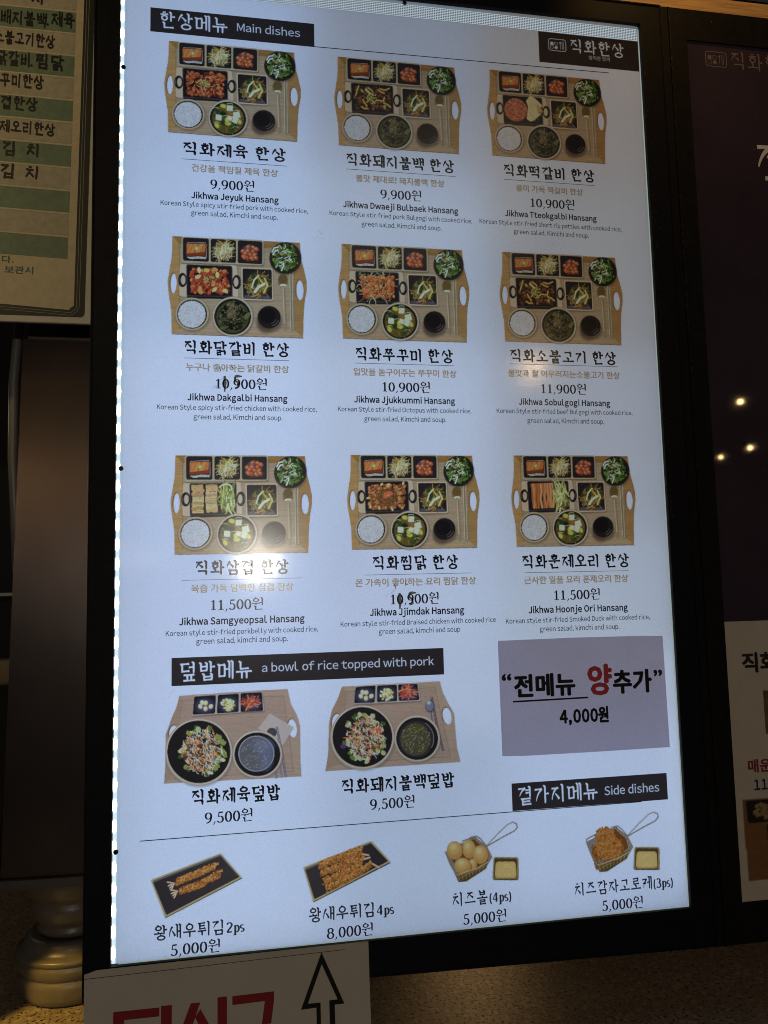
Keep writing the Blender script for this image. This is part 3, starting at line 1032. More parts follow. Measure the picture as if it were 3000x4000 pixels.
    cv.ell(298, 972, 196, 190, C(126, 116, 98)); cv.ell(300, 968, 191, 185, C(164, 156, 138)); cv.ell(300, 970, 172, 167, C(40, 37, 44))
    for k in range(40):
        a = 2 * math.pi * k / 40
        blob(cv, 297 + 143 * math.cos(a), 972 + 139 * math.sin(a), 17, 17, C(186, 198, 214), r)
    cv.ell(297, 972, 149, 145, C(176, 190, 212))
    for k in range(230):
        x, y = inside(r, 297, 972, 152, 148)
        strand(cv, x, y, 14, 7, r.choice([C(200, 214, 240), C(150, 162, 182), C(200, 214, 240), C(160, 168, 172)]), r, .5, .85)
    # cup
    cv.ell(1185, 1060, 150, 120, sh, .75, soft=14); cv.ell(1140, 1080, 90, 110, C(70, 56, 48), .5, soft=14)
    cv.ell(1182, 1004, 134, 130, C(46, 42, 46)); cv.ell(1184, 1000, 128, 124, C(30, 28, 34)); cv.ell(1165, 985, 90, 88, C(20, 19, 24))
    for k in (0, 1): cv.line(arc(1190, 1005, 104 - 30 * k, 100 - 30 * k, 20, 75, 8), 6, C(110, 108, 124), .8 - .3 * k)
    return cv


def soup(cv, kind, cx=765, cy=998, k=1.0):
    r = random.Random(21 + len(kind))
    cv.ell(cx + 8, cy + 14, 236, 232, C(70, 56, 48), .6, soft=10)
    cv.ell(cx, cy, 234, 229, C(118, 116, 106)); cv.ell(cx, cy - 1, 229, 223, C(166, 166, 156)); cv.ell(cx, cy, 211, 206, C(34, 32, 34)); cv.ell(cx, cy + 2, 196, 192, C(28, 27, 26))
    if kind == 'tofu':
        cv.ell(cx, cy + 4, 186, 182, C(88, 78, 34)); cv.ell(cx + 70, cy - 40, 90, 80, C(158, 104, 40), .5, soft=16)
        for _ in range(60):
            x, y = inside(r, cx, cy, 170, 168)
            strand(cv, x, y, 45, 8, jit(r.choice([C(58, 84, 40), C(86, 100, 44), C(120, 110, 50), C(150, 120, 56)]), r, .25), r, 1.5, .7)
        for dx, dy, a, b in ((-120, -80, 48, 34), (-60, -40, 66, 54), (-50, 50, 44, 70), (60, -110, 50, 34), (60, 70, 90, 40), (40, 150, 52, 24), (-140, -30, 30, 30)):
            for _ in range(5):
                blob(cv, cx + dx + r.uniform(-14, 14), cy + dy + r.uniform(-12, 12), a * .6, b * .6, jit(r.choice([C(36, 62, 30), C(50, 78, 36), C(28, 46, 26)]), r, .2), r)
        for dx, dy, ro in ((-55, -150, .3), (130, 30, .9), (0, 60, .2), (-130, 90, 1.1), (-10, 20, 1.6)):
            cv.ell(cx + dx, cy + dy, 40, 28, C(126, 140, 44), 1, ro); cv.ell(cx + dx, cy + dy, 32, 21, C(176, 182, 74), 1, ro)
        for dx, dy, w, ro in ((20, -128, 34, .05), (100, -50, 38, -.25), (78, 10, 38, .45), (-110, -10, 34, .1), (20, -5, 28, .35)):
            P = [(cx + dx + w * (math.cos(ro) * a - math.sin(ro) * b), cy + dy + w * (math.sin(ro) * a + math.cos(ro) * b)) for a, b in ((-1, -.95), (1, -.95), (1, .95), (-1, .95))]
            cv.poly([(p[0] + 6, p[1] + 8) for p in P], C(150, 140, 110)); cv.poly(P, C(208, 206, 190))
        for dx, dy in ((20, -175), (100, -95), (-30, -20), (-140, -115), (-130, 60), (90, 110)):
            cv.line(arc(cx + dx, cy + dy, 34, 12, 190, 350, 7), 6, C(206, 202, 176), .8)
    else:
        cv.ell(cx, cy + 4, 186, 182, C(64, 68, 42))
        for _ in range(90):
            x, y = inside(r, cx, cy - 5, 150, 165)
            blob(cv, x, y, r.uniform(22, 40), r.uniform(16, 30), jit(r.choice([C(24, 27, 22), C(18, 20, 19), C(38, 42, 28), C(28, 34, 26)]), r, .25), r)
        for _ in range(90):
            x, y = inside(r, cx, cy - 5, 160, 165)
            strand(cv, x, y, 26, 5, r.choice([C(120, 124, 104), C(150, 152, 140), C(86, 90, 60), C(136, 130, 100)]), r, 2, .7)
        for _ in range(80):
            x, y = inside(r, cx - 5, cy - 60, 48, 90)
            strand(cv, x, y, 30, 5, jit(r.choice([C(140, 128, 96), C(116, 104, 74), C(90, 80, 50)]), r, .2), r, 2, .85)
        blob(cv, cx + 165, cy - 10, 30, 50, C(92, 100, 62), r); blob(cv, cx - 110, cy + 130, 44, 26, C(80, 88, 50), r)


PAN = [(258, 430), (742, 445), (745, 750), (260, 745)]


def pan_food(cv, kind):
    r = random.Random(sum(ord(c) for c in kind))
    if kind in ('jeyuk', 'dakgalbi', 'octopus', 'jjimdak'):
        pal = {'jeyuk': [C(150, 74, 42), C(122, 54, 30), C(176, 96, 56), C(98, 44, 28), C(160, 84, 46)],
               'dakgalbi': [C(160, 62, 42), C(184, 88, 50), C(136, 46, 34), C(196, 120, 62), C(150, 54, 40)],
               'octopus': [C(196, 112, 60), C(176, 84, 44), C(206, 136, 78), C(150, 64, 34), C(190, 100, 52)],
               'jjimdak': [C(164, 108, 64), C(142, 86, 46), C(184, 132, 86), C(118, 70, 36), C(172, 120, 74)]}[kind]
        if kind == 'octopus':
            for _ in range(90):
                x, y = inbox(r, PAN, .03)
                strand(cv, x, y, 90, 6, jit(r.choice([C(176, 184, 160), C(150, 160, 130), C(120, 134, 96)]), r, .15), r, 1.6)
        m = .10 if kind == 'octopus' else .06
        for _ in range(230):
            x, y = inbox(r, PAN, m)
            if kind == 'octopus' and (y > 700 and 400 < x < 480): continue
            s_ = r.uniform(13, 30)
            c_ = jit(r.choice(pal), r, .2)
            blob(cv, x + 3, y + 5, s_, s_ * .75, tuple(v * .42 for v in c_), r)
            blob(cv, x, y, s_, s_ * .75, c_, r)
            blob(cv, x - s_ * .2, y - s_ * .25, s_ * .38, s_ * .22, tuple(min(1, v * 1.7) for v in c_), r, 6, .7)
        if kind == 'jeyuk':
            for _ in range(26):
                x, y = inbox(r, PAN, .12)
                strand(cv, x, y, 62, 9, jit(r.choice([C(196, 134, 92), C(186, 114, 74), C(200, 150, 100)]), r, .1), r, .9)
        if kind == 'dakgalbi':
            for x, y in ((470, 470), (380, 470), (590, 525), (565, 465), (370, 545), (545, 620), (395, 715), (390, 680), (680, 705), (555, 690)):
                blob(cv, x, y, 38, 24, jit(r.choice([C(206, 170, 74), C(214, 184, 96), C(200, 140, 70), C(216, 190, 130)]), r, .1), r)
        if kind == 'jjimdak':
            cv.ell(510, 590, 120, 92, C(96, 64, 34))
            for _ in range(90):
                x, y = inside(r, 510, 590, 112, 88)
                strand(cv, x, y, 70, 6, jit(r.choice([C(116, 82, 46), C(84, 54, 28), C(136, 100, 58)]), r, .15), r, 1.8)
            cv.poly([(458, 620)] + [(458 + 2, 560), (480, 540), (515, 528), (550, 532), (572, 548), (578, 565)], C(206, 96, 60)); cv.ell(515, 578, 18, 12, C(220, 140, 100))
            for x, y in ((440, 445), (520, 455), (300, 700), (400, 720), (280, 600), (700, 440), (560, 745)):
                blob(cv, x, y, 26, 14, C(196, 184, 120), r)
        if kind in ('jeyuk', 'dakgalbi'):
            for _ in range(50):
                x, y = inside(r, 500, 580, 75, 45)
                blob(cv, x, y, 8, 6, jit(r.choice([C(130, 156, 80), C(176, 186, 124), C(100, 130, 60)]), r, .15), r, 6)
        if kind == 'octopus':
            blob(cv, 560, 560, 34, 28, C(60, 36, 34), r); blob(cv, 545, 580, 20, 14, C(214, 150, 96), r)
            for _ in range(70):
                x, y = inbox(r, PAN, .14)
                cv.ell(x, y, 7, 6, C(222, 168, 116), .8)
    if kind == 'bulgogi':
        for _ in range(200):
            x, y = inbox(r, PAN, .05)
            s_ = r.uniform(13, 28)
            c_ = jit(r.choice([C(70, 48, 36), C(92, 62, 42), C(54, 38, 32), C(116, 78, 50)]), r, .25)
            blob(cv, x + 3, y + 4, s_, s_ * .7, tuple(v * .35 for v in c_), r); blob(cv, x, y, s_, s_ * .7, c_, r)
            blob(cv, x - 4, y - 4, s_ * .3, s_ * .2, tuple(min(1, v * 2.4) for v in c_), r, 6, .6)
        for P in ([(330, 440), (310, 500), (290, 560)], [(600, 465), (660, 480), (715, 455)], [(570, 480), (610, 505), (650, 520)], [(490, 655), (560, 610), (640, 620)], [(360, 700), (400, 725), (440, 720)],
                  [(450, 460), (490, 485), (510, 510)], [(380, 610), (400, 650), (430, 690)], [(430, 640), (470, 600)], [(640, 640), (690, 660), (725, 690)], [(650, 570), (640, 610)]):
            cv.line(P, 19, C(150, 110, 56)); cv.line(P, 13, C(206, 166, 86))
        cv.line([(420, 480), (460, 520), (510, 550)], 26, C(178, 180, 130))
        for _ in range(60):
            x, y = inside(r, 500, 575, 75, 50)
            blob(cv, x, y, 10, 7, jit(r.choice([C(110, 140, 70), C(160, 176, 100), C(130, 120, 60)]), r, .15), r, 6)
        for x, y in ((370, 500), (520, 640), (650, 690)): blob(cv, x, y, 26, 16, C(150, 160, 80), r)
    if kind == 'patty':
        cv.ell(408, 596, 158, 152, C(96, 50, 34)); cv.ell(404, 590, 152, 148, C(160, 96, 70))
        for _ in range(330):
            x, y = inside(r, 404, 590, 146, 142)
            blob(cv, x, y, 13, 9, jit(r.choice([C(178, 118, 92), C(142, 74, 52), C(190, 134, 108), C(124, 60, 42)]), r, .15), r, 6, .8)
        for P, c_ in (([(545, 470), (600, 400), (640, 410), (710, 470), (760, 520), (730, 560), (640, 590), (560, 620), (570, 540)], C(202, 186, 154)),
                      ([(560, 620), (650, 560), (740, 600), (770, 590), (720, 650), (640, 720), (590, 735), (545, 700)], C(206, 190, 158)),
                      ([(690, 500), (745, 560), (765, 600), (700, 620)], C(176, 138, 96))):
            cv.poly([(x + 5, y + 8) for x, y in P], C(90, 66, 48)); cv.poly(P, c_)
        for _ in range(26):
            x, y = inside(r, 650, 580, 90, 120)
            if cv.c[int(y * S1), int(x * S1)].sum() > .9: strand(cv, x, y, 60, 5, C(168, 144, 108), r, .6, .5, r.uniform(.6, 1.2))
    if kind in ('pork', 'duck'):
        if kind == 'pork':
            for row in range(11):
                for col_ in range(2):
                    y = 425 + row * 28 + r.uniform(-6, 6); x = 262 + col_ * 155 + r.uniform(-8, 8)
                    P = [(x, y)] + [(x + 26 * k, y + r.uniform(-8, 6)) for k in range(1, 6)] + [(x + 26 * k, y + 34 + r.uniform(-7, 7)) for k in range(5, -1, -1)]
                    c_ = jit(r.choice([C(184, 160, 116), C(170, 142, 98), C(196, 174, 134)]), r, .12)
                    cv.poly([(a + 2, b + 7) for a, b in P], C(92, 70, 42)); cv.poly(P, c_)
                    strand(cv, x + 30, y + 16, 90, 4, C(130, 102, 64), r, .5, .7, 0)
        else:
            for k in range(17):
                x = 285 + k * 17
                P = [(x, 445), (x + 8, 520 + r.uniform(-20, 20)), (x + 4 + r.uniform(-12, 18), 620), (x + r.uniform(0, 26), 735)]
                c_ = jit(r.choice([C(186, 126, 76), C(164, 98, 52), C(198, 146, 104), C(150, 84, 44)]), r, .15)
                cv.line([(a + 6, b) for a, b in P], 24, C(96, 54, 28)); cv.line(P, 20, c_); cv.line([(a - 3, b) for a, b in P], 5, tuple(min(1, v * 1.5) for v in c_), .7)
        base = C(84, 86, 50)
        cv.poly([(560, 440), (735, 455), (738, 745), (590, 745), (575, 600)], base)
        for _ in range(75):
            x, y = inbox(r, [(575, 450), (735, 455), (735, 735), (590, 735)], .04)
            c_ = jit(r.choice([C(186, 190, 130), C(150, 164, 86), C(204, 206, 160), C(112, 130, 60), C(96, 112, 44)]), r, .12)
            strand(cv, x, y, 95, 13, c_, r, .5, 1, r.uniform(1.0, 2.2) + math.pi * r.randint(0, 1))
        if kind == 'duck':
            for x, y in ((650, 575), (625, 640), (660, 620)): blob(cv, x, y, 28, 22, C(196, 206, 150), r)
        else:
            cv.line(arc(640, 480, 70, 50, 200, 380, 10), 16, C(204, 206, 170))


def hom(src, dst):
    A = []
    for (x, y), (u, v) in zip(src, dst):
        A.append([x, y, 1, 0, 0, 0, -u * x, -u * y, -u]); A.append([0, 0, 0, x, y, 1, -v * x, -v * y, -v])
    return np.linalg.svd(np.array(A, float))[2][-1].reshape(3, 3)


def print_photo(name, cv, art, mmq, nx, ny, y, mat, parent, pad=.08):
    """bake a painted picture into a fine coloured mesh on the plane y; art/mmq: matching quads (artwork units -> mm)"""
    H = hom(mmq, art)
    q = np.array(mmq)
    x0, x1, z0, z1 = q[:, 0].min(), q[:, 0].max(), q[:, 1].min(), q[:, 1].max()
    dx, dz = (x1 - x0) * pad, (z1 - z0) * pad
    X, Z = np.meshgrid(np.linspace(x0 - dx, x1 + dx, nx), np.linspace(z0 - dz, z1 + dz, ny))
    w = H[2, 0] * X + H[2, 1] * Z + H[2, 2]
    U = (H[0, 0] * X + H[0, 1] * Z + H[0, 2]) / w * cv.sc - .5
    Vv = (H[1, 0] * X + H[1, 1] * Z + H[1, 2]) / w * cv.sc - .5
    out = (U < 0) | (U > cv.W - 2) | (Vv < 0) | (Vv > cv.H - 2)
    U, Vv = np.clip(U, 0, cv.W - 2.001), np.clip(Vv, 0, cv.H - 2.001)
    iu, iv = U.astype(int), Vv.astype(int)
    fu, fv = (U - iu)[..., None], (Vv - iv)[..., None]
    A4 = np.concatenate([cv.c * cv.a[..., None], cv.a[..., None]], 2)
    S = (A4[iv, iu] * (1 - fu) + A4[iv, iu + 1] * fu) * (1 - fv) + (A4[iv + 1, iu] * (1 - fu) + A4[iv + 1, iu + 1] * fu) * fv
    a = S[..., 3]
    a[out] = 0
    colr = S[..., :3] + (1 - a[..., None])
    keep = (a > .35)
    idx = np.arange(nx * ny).reshape(ny, nx)
    fk = keep[:-1, :-1] | keep[1:, :-1] | keep[:-1, 1:] | keep[1:, 1:]
    F = np.stack([idx[:-1, :-1][fk], idx[:-1, 1:][fk], idx[1:, 1:][fk], idx[1:, :-1][fk]], 1)
    used, inv = np.unique(F.ravel(), return_inverse=True)
    F = inv.reshape(-1, 4)
    co = np.stack([X.ravel()[used] * MM, np.full(len(used), y * MM), Z.ravel()[used] * MM], 1).astype(np.float32)
    me = bpy.data.meshes.new(name)
    me.vertices.add(len(co)); me.vertices.foreach_set('co', co.ravel())
    me.loops.add(F.size); me.loops.foreach_set('vertex_index', F.ravel().astype(np.int32))
    me.polygons.add(len(F)); me.polygons.foreach_set('loop_start', np.arange(0, F.size, 4, dtype=np.int32))
    at = me.color_attributes.new('ink', 'FLOAT_COLOR', 'POINT')
    cc = np.ones((len(used), 4), np.float32)
    cc[:, :3] = np.clip(colr.reshape(-1, 3)[used], 0, 1)
    at.data.foreach_set('color', cc.ravel())
    me.update(calc_edges=True)
    return link(name, me, mat, parent)


def paint_bowl_tray(kind):
    """the two rice-bowl trays; artwork units of the two sketches"""
    r = random.Random(5 if kind == 'A' else 9)
    cv = Cv(1659, 1205, .36)
    wood, wl = C(150, 134, 128), C(154, 140, 132)
    if kind == 'A':
        out = [(232, 165), (840, 125), (1440, 88), (1480, 260), (1545, 380), (1582, 500), (1585, 700), (1585, 880), (1597, 1068), (800, 1110), (58, 1148), (75, 950), (78, 600), (150, 400), (195, 300)]
        holes = [(165, 580, 46, 82, .15), (1495, 530, 48, 102, -.12)]
        din = [(270, 215), (1395, 165), (1510, 1010), (120, 1095)]
        plate = [(400, 160), (1160, 125), (1180, 335), (372, 390)]
        cells = [[(398, 172), (640, 158), (630, 362), (378, 380)], [(662, 155), (897, 140), (893, 347), (648, 363)], [(914, 138), (1155, 127), (1168, 335), (914, 348)]]
        B1, B2 = (447, 798, 376, 378), (1103, 820, 278, 268)
    else:
        out = [(246, 120), (800, 88), (1340, 60), (1375, 190), (1430, 300), (1500, 420), (1515, 620), (1532, 800), (1572, 962), (800, 1015), (60, 1070), (90, 880), (102, 520), (135, 380), (200, 250)]
        holes = [(180, 510, 44, 84, .2), (1422, 450, 48, 94, -.18)]
        din = [(300, 175), (1285, 130), (1460, 905), (190, 985)]
        plate = [(400, 115), (1100, 82), (1126, 280), (375, 322)]
        cells = [[(398, 125), (622, 108), (612, 298), (380, 308)], [(640, 108), (858, 98), (863, 283), (636, 295)], [(874, 96), (1090, 88), (1112, 270), (880, 280)]]
        B1, B2 = (472, 690, 358, 362), (1086, 702, 256, 262)
    cv.poly(out, wl)
    cv.poly(din, wood)
    cv.line(din + [din[0]], 7, C(112, 96, 88), .6)
    cv.poly([out[0], din[0], din[3], out[10 if kind == 'A' else 10]] + out[11:], C(146, 128, 116))
    cv.noise(.09, 60, 2.2, 31, cv.a); cv.noise(.07, 8, 2, 32, cv.a)
    for x, y, rx, ry, ro in holes:
        cv.ell(x - 5, y - 5, rx + 8, ry + 8, C(104, 86, 76), .8, ro); cv.ell(x, y, rx, ry, (1, 1, 1), 1, ro, erase=True)
    cv.rquad([(x + 6, y + 14) for x, y in plate], 12, C(86, 74, 74), .7, 6)
    cv.rquad(plate, 16, C(160, 160, 158))
    for i, P in enumerate(cells):
        cv.rquad(P, 18, C(28, 28, 42))
        c0 = np.mean(P, axis=0)
        cv.ell(c0[0], c0[1] + 12, 92, 74, C(66, 76, 124), .75, soft=22)
        for k in range((5, 46, 46)[i]):
            if i == 0:
                dx, dy = ((-25, -35), (15, -30), (-45, 8), (12, 32), (72, 8))[k]
                cv.ell(c0[0] + dx, c0[1] + dy + 10, 26, 30, C(164, 140, 118), 1, dx * .01); cv.ell(c0[0] + dx - 3, c0[1] + dy + 6, 21, 24, C(214, 196, 172), 1, dx * .01)
            elif i == 1:
                x, y = inside(r, c0[0], c0[1] + 8, 75, 72)
                blob(cv, x, y, 18, 13, jit(r.choice([C(214, 214, 190), C(196, 190, 120), C(206, 204, 170), C(190, 170, 70)]), r, .12), r)
            else:
                x, y = inside(r, c0[0] - 5, c0[1], 75, 62)
                strand(cv, x, y, 56, 13, jit(r.choice([C(176, 70, 48), C(150, 52, 38), C(196, 106, 76), C(190, 130, 104)]), r, .15), r, 1.2)
    if kind == 'A':
        cv.poly([(1240, 362), (1512, 520), (1378, 728), (1110, 530)], C(166, 164, 172))
        cv.ell(1265, 575, 55, 52, C(70, 66, 76))
        for dx in (0, 16): cv.line([(1310 + dx, 515), (1370 + dx, 800), (1412 + dx, 1070)], 10, C(88, 96, 130))
        cv.line([(1280, 620), (1350, 900), (1376, 1075)], 18, C(110, 118, 150)); cv.line([(1300, 990), (1318, 1080)], 26, C(110, 118, 150))
    else:
        for dx in (0, 16): cv.line([(1240 + dx, 240), (1300 + dx, 560), (1368 + dx, 835)], 11, C(66, 70, 92))
        cv.line([(1240, 400), (1256, 520)], 18, C(90, 96, 128))
        cv.ell(1228, 340, 54, 70, C(66, 72, 96)); cv.ell(1224, 336, 44, 58, C(104, 114, 146)); cv.ell(1216, 300, 20, 20, C(186, 194, 214), .8, soft=8)
    # big bowl
    cx, cy, rx, ry = B1
    cv.ell(cx + 10, cy + 22, rx, ry, C(84, 72, 72), .55, soft=14)
    cv.ell(cx, cy, rx, ry, C(150, 148, 146)); cv.ell(cx + 2, cy - 4, rx - 8, ry - 10, C(172, 170, 166)); cv.ell(cx + 2, cy - 6, rx - 24, ry - 28, C(30, 29, 34))
    fx, fy = (cx + 30, cy - 8) if kind == 'A' else (cx + 40, cy + 5)
    R1, R2 = (270, 280) if kind == 'A' else (255, 275)
    for _ in range(90):
        x, y = inside(r, fx, fy, R1, R2)
        blob(cv, x, y, 34, 26, jit(r.choice([C(120, 142, 70), C(84, 116, 44), C(158, 170, 130), C(58, 84, 30), C(172, 180, 152)]), r, .15), r, 9)
    for _ in range(190):
        x, y = inside(r, fx, fy, R1 * .76, R2 * .76)
        blob(cv, x, y, 24, 18, jit(r.choice([C(84, 52, 44), C(112, 64, 42), C(150, 92, 52), C(56, 38, 42), C(184, 134, 70), C(126, 74, 44)]), r, .2), r, 7)
    for _ in range(14):
        x, y = inside(r, fx, fy, R1 * .9, R2 * .9)
        strand(cv, x, y, 80, 10, C(186, 118, 50), r, .6)
    if kind == 'B': blob(cv, 645, 615, 60, 55, C(190, 96, 34), r, 9, 1, 0); cv.ell(260, 790, 34, 24, C(80, 50, 116))
    ang = 1.0
    for k in range(210):
        x, y = inside(r, fx, fy, R1 * .86, R2 * .9)
        strand(cv, x, y, r.uniform(18, 46), 6.5, jit(r.choice([C(210, 206, 206), C(196, 186, 186), C(186, 190, 200)]), r, .08), r, .9, .95, ang + r.uniform(-.5, .5) + math.pi * r.randint(0, 1))
    # soup bowl
    cx, cy, rx, ry = B2
    cv.ell(cx + 8, cy + 16, rx, ry, C(84, 72, 72), .5, soft=12)
    cv.ell(cx, cy, rx, ry, C(150, 148, 146)); cv.ell(cx, cy - 3, rx - 6, ry - 8, C(172, 170, 164)); cv.ell(cx, cy, rx - 22, ry - 24, C(30, 29, 36))
    if kind == 'A':
        cv.ell(cx - 12, cy - 8, 200, 200, C(150, 160, 190)); cv.ell(cx - 12, cy - 8, 192, 192, C(84, 92, 108))
        cv.ell(cx + 60, cy - 90, 110, 80, C(100, 120, 170), .5, soft=24); cv.ell(cx + 90, cy + 60, 70, 100, C(96, 112, 160), .5, soft=24)
    else:
        cv.ell(cx - 10, cy + 5, 200, 205, C(44, 44, 52)); cv.ell(cx - 20, cy + 10, 168, 180, C(72, 72, 58))
        cv.ell(cx, cy - 110, 80, 50, C(78, 78, 34), .7, soft=18); cv.ell(cx + 50, cy + 110, 60, 60, C(74, 74, 34), .6, soft=18)
        cv.line(arc(cx - 5, cy, 190, 200, -60, 30, 12), 5, C(150, 160, 196), .7)
    for _ in range(170):
        x, y = inside(r, cx - 20, cy, 165, 165)
        strand(cv, x, y, 12, 5, r.choice([C(160, 158, 130), C(116, 112, 84), C(176, 176, 156), C(60, 58, 46)]), r, 1, .7)
    cv.noise(.05, 3, 3, 41, cv.a)
    return cv


def crumbs(cv, P, w, r, n, pal):
    P = [np.array(p, float) for p in P]
    for _ in range(n):
        t = r.uniform(0, 1) * (len(P) - 1)
        i = min(int(t), len(P) - 2)
        p = P[i] + (P[i + 1] - P[i]) * (t - i)
        q = r.uniform(-1, 1)
        blob(cv, p[0] + r.uniform(-6, 6), p[1] + q * w, 7, 5.5, jit(r.choice(pal if q < .4 else pal[:3]), r, .18), r, 6)


def paint_sides(kind):
    r = random.Random(17)
    cv = Cv(1659, 680, .62)
    cv.oy = 60.0 if kind == 'shrimp4' else 0.0
    OR = [C(164, 102, 36), C(132, 76, 26), C(176, 116, 46), C(186, 132, 62), C(194, 148, 78)]
    if kind == 'shrimp2':
        cv.poly([(128, 476), (622, 220), (622, 212), (118, 462)], C(60, 56, 56)); cv.rquad([(30, 228), (486, 54), (622, 212), (124, 472)], 12, C(158, 152, 112)); cv.rquad([(42, 236), (482, 64), (608, 208), (132, 456)], 10, C(44, 42, 50))
        cv.line([(50, 240), (480, 70)], 7, C(120, 122, 140), .6); cv.line([(486, 74), (600, 200)], 5, C(96, 98, 112), .7)
        for P in ([(200, 240), (330, 188), (452, 135)], [(220, 300), (350, 258), (480, 185)]):
            crumbs(cv, P, 23, r, 420, OR)
        for x, y in ((185, 250), (205, 300)):
            for dx, dy in ((-46, -8), (-40, 16), (-22, 44), (-30, 30)): cv.line([(x, y), (x + dx * .6, y + dy * .6), (x + dx, y + dy)], 9, C(204, 150, 128)); cv.line([(x + dx * .5, y + dy * .5), (x + dx, y + dy)], 4, C(220, 200, 190))
        for x, y in ((460, 125), (485, 170)):
            for a in (-.8, -.2, .3): cv.line([(x - 14, y + 6), (x + 12 * math.cos(a), y + 14 * math.sin(a))], 5, C(190, 130, 70))
    if kind == 'shrimp4':
        cv.poly([(1088, 374), (1584, 120), (1584, 110), (1078, 362)], C(60, 56, 56)); cv.rquad([(1018, 146), (1462, -26), (1584, 108), (1084, 370)], 12, C(158, 152, 112)); cv.rquad([(1030, 154), (1456, -14), (1570, 106), (1092, 354)], 10, C(44, 42, 50))
        cv.line([(1038, 158), (1452, -10)], 7, C(120, 122, 140), .6)
        for x, y, dx, dy in ((1400, 60, 42, 8), (1405, 95, 45, -12), (1465, 122, 45, 25)): cv.line([(x, y), (x + dx, y + dy)], 12, C(200, 140, 110)); cv.line([(x + 8, y + 2), (x + dx, y + dy)], 5, C(220, 190, 170))
        for P in ([(1125, 130), (1270, 78), (1400, 25)], [(1135, 182), (1280, 130), (1400, 68)], [(1150, 240), (1290, 180), (1410, 100)], [(1170, 285), (1320, 215), (1460, 125)]):
            crumbs(cv, P, 24, r, 430, OR)
    if kind in ('balls', 'croquette'):
        ox, oy = (0, 0) if kind == 'balls' else (972, -70)
        X = lambda *P: [(x + ox, y + oy) for x, y in P]
        st, sd = C(120, 112, 92), C(70, 62, 46)
        # handle
        cv.line(X((355, 305), (430, 225), (500, 160), (535, 145), (560, 155), (566, 180), (545, 205), (460, 250), (358, 310)), 9, C(120, 120, 122)); cv.line(X((358, 300), (430, 222), (505, 158), (540, 148)), 3, C(196, 198, 200))
        cv.poly(X((70, 350), (160, 560), (215, 555), (345, 470), (392, 390), (350, 305), (275, 242)), C(96, 80, 44), .9)
        cv.poly(X((135, 500), (165, 558), (215, 552), (345, 468), (385, 395)), C(84, 70, 34))
        for k in range(9):
            t = k / 8
            cv.line(X((150 + 225 * t, 500 - 105 * t), (170 + 180 * t, 548 - 80 * t)), 4, C(146, 130, 86))
        for k in range(3): cv.line(X((140 + 8 * k, 505 + 16 * k), (385 - 14 * k, 395 + 22 * k)), 4, C(140, 124, 80))
        for k in range(7):
            t = k / 6
            cv.line(X((175 + 100 * t, 285 - 40 * t), (190 + 85 * t, 330 - 30 * t)), 4, C(80, 72, 52)); cv.line(X((275 + 100 * t, 245 + 110 * t), (265 + 90 * t, 300 + 95 * t)), 5, C(150, 140, 110))
        cv.poly(X((190, 300), (270, 262), (345, 330), (360, 390), (300, 440), (170, 480), (110, 400)), C(104, 62, 22))
        if kind == 'balls':
            for x, y, a, b in ((232, 330, 46, 64), (134, 338, 55, 64), (312, 368, 54, 64), (262, 440, 26, 40), (190, 446, 58, 56)):
                cv.ell(x + 4, y + 5, a, b, C(120, 84, 34)); cv.ell(x, y, a - 1, b - 1, C(168, 132, 72)); cv.ell(x - 6, y - 14, a * .72, b * .66, C(188, 160, 100), .8, soft=14); cv.ell(x - 10, y - 24, a * .35, b * .3, C(206, 186, 136), .8, soft=12)
        else:
            for P, a in (([(1085, 340), (1120, 440)], 42), ([(1280, 300), (1295, 350)], 38)):
                crumbs(cv, P, a, r, 300, [C(128, 78, 26), C(104, 60, 20), C(140, 90, 34)])
            for _ in range(900):
                x, y = inside(r, 1195, 320, 88, 92) if r.random() < .6 else inside(r, 1172, 240, 68, 62)
                blob(cv, x, y, 9, 7, jit(r.choice([C(150, 96, 34), C(136, 84, 28), C(160, 108, 44), C(166, 116, 54)]), r, .10), r, 6)
            cv.line(arc(1185, 300, 80, 70, 200, 330, 10), 7, C(130, 72, 28), .5); cv.ell(1215, 412, 40, 10, C(70, 40, 20), .7, soft=8)
        cv.line(X((70, 350), (140, 505), (165, 512), (290, 465), (365, 420), (390, 385), (350, 305), (310, 255), (280, 240), (190, 275)) if kind == 'balls' else X((70, 340), (75, 330), (150, 290)), 9, st)
        cv.line(X((70, 350), (100, 430), (140, 500), (160, 512), (290, 465), (370, 418), (390, 385), (350, 305), (315, 262), (285, 240), (240, 250)), 8, C(124, 118, 104)); cv.line(X((150, 508), (290, 462), (368, 415)), 3, C(186, 178, 150))
        # dip
        cv.rquad(X((402, 384), (576, 386), (577, 546), (394, 544)), 18, C(78, 72, 40)); cv.rquad(X((402, 384), (575, 386), (575, 534), (396, 534)), 16, C(138, 128, 78)); cv.rquad(X((410, 393), (566, 395), (566, 528), (404, 528)), 12, C(64, 60, 44))
        cv.rquad(X((418, 416), (555, 416), (562, 528), (410, 528)), 22, C(182, 156, 92)); cv.rquad(X((428, 424), (545, 424), (552, 520), (420, 520)), 20, C(190, 166, 104), .8)
        for _ in range(26):
            x, y = inside(r, 486 + ox, 478 + oy, 60, 45)
            blob(cv, x, y, 5, 3, C(210, 190, 140), r, 6)
    return cv


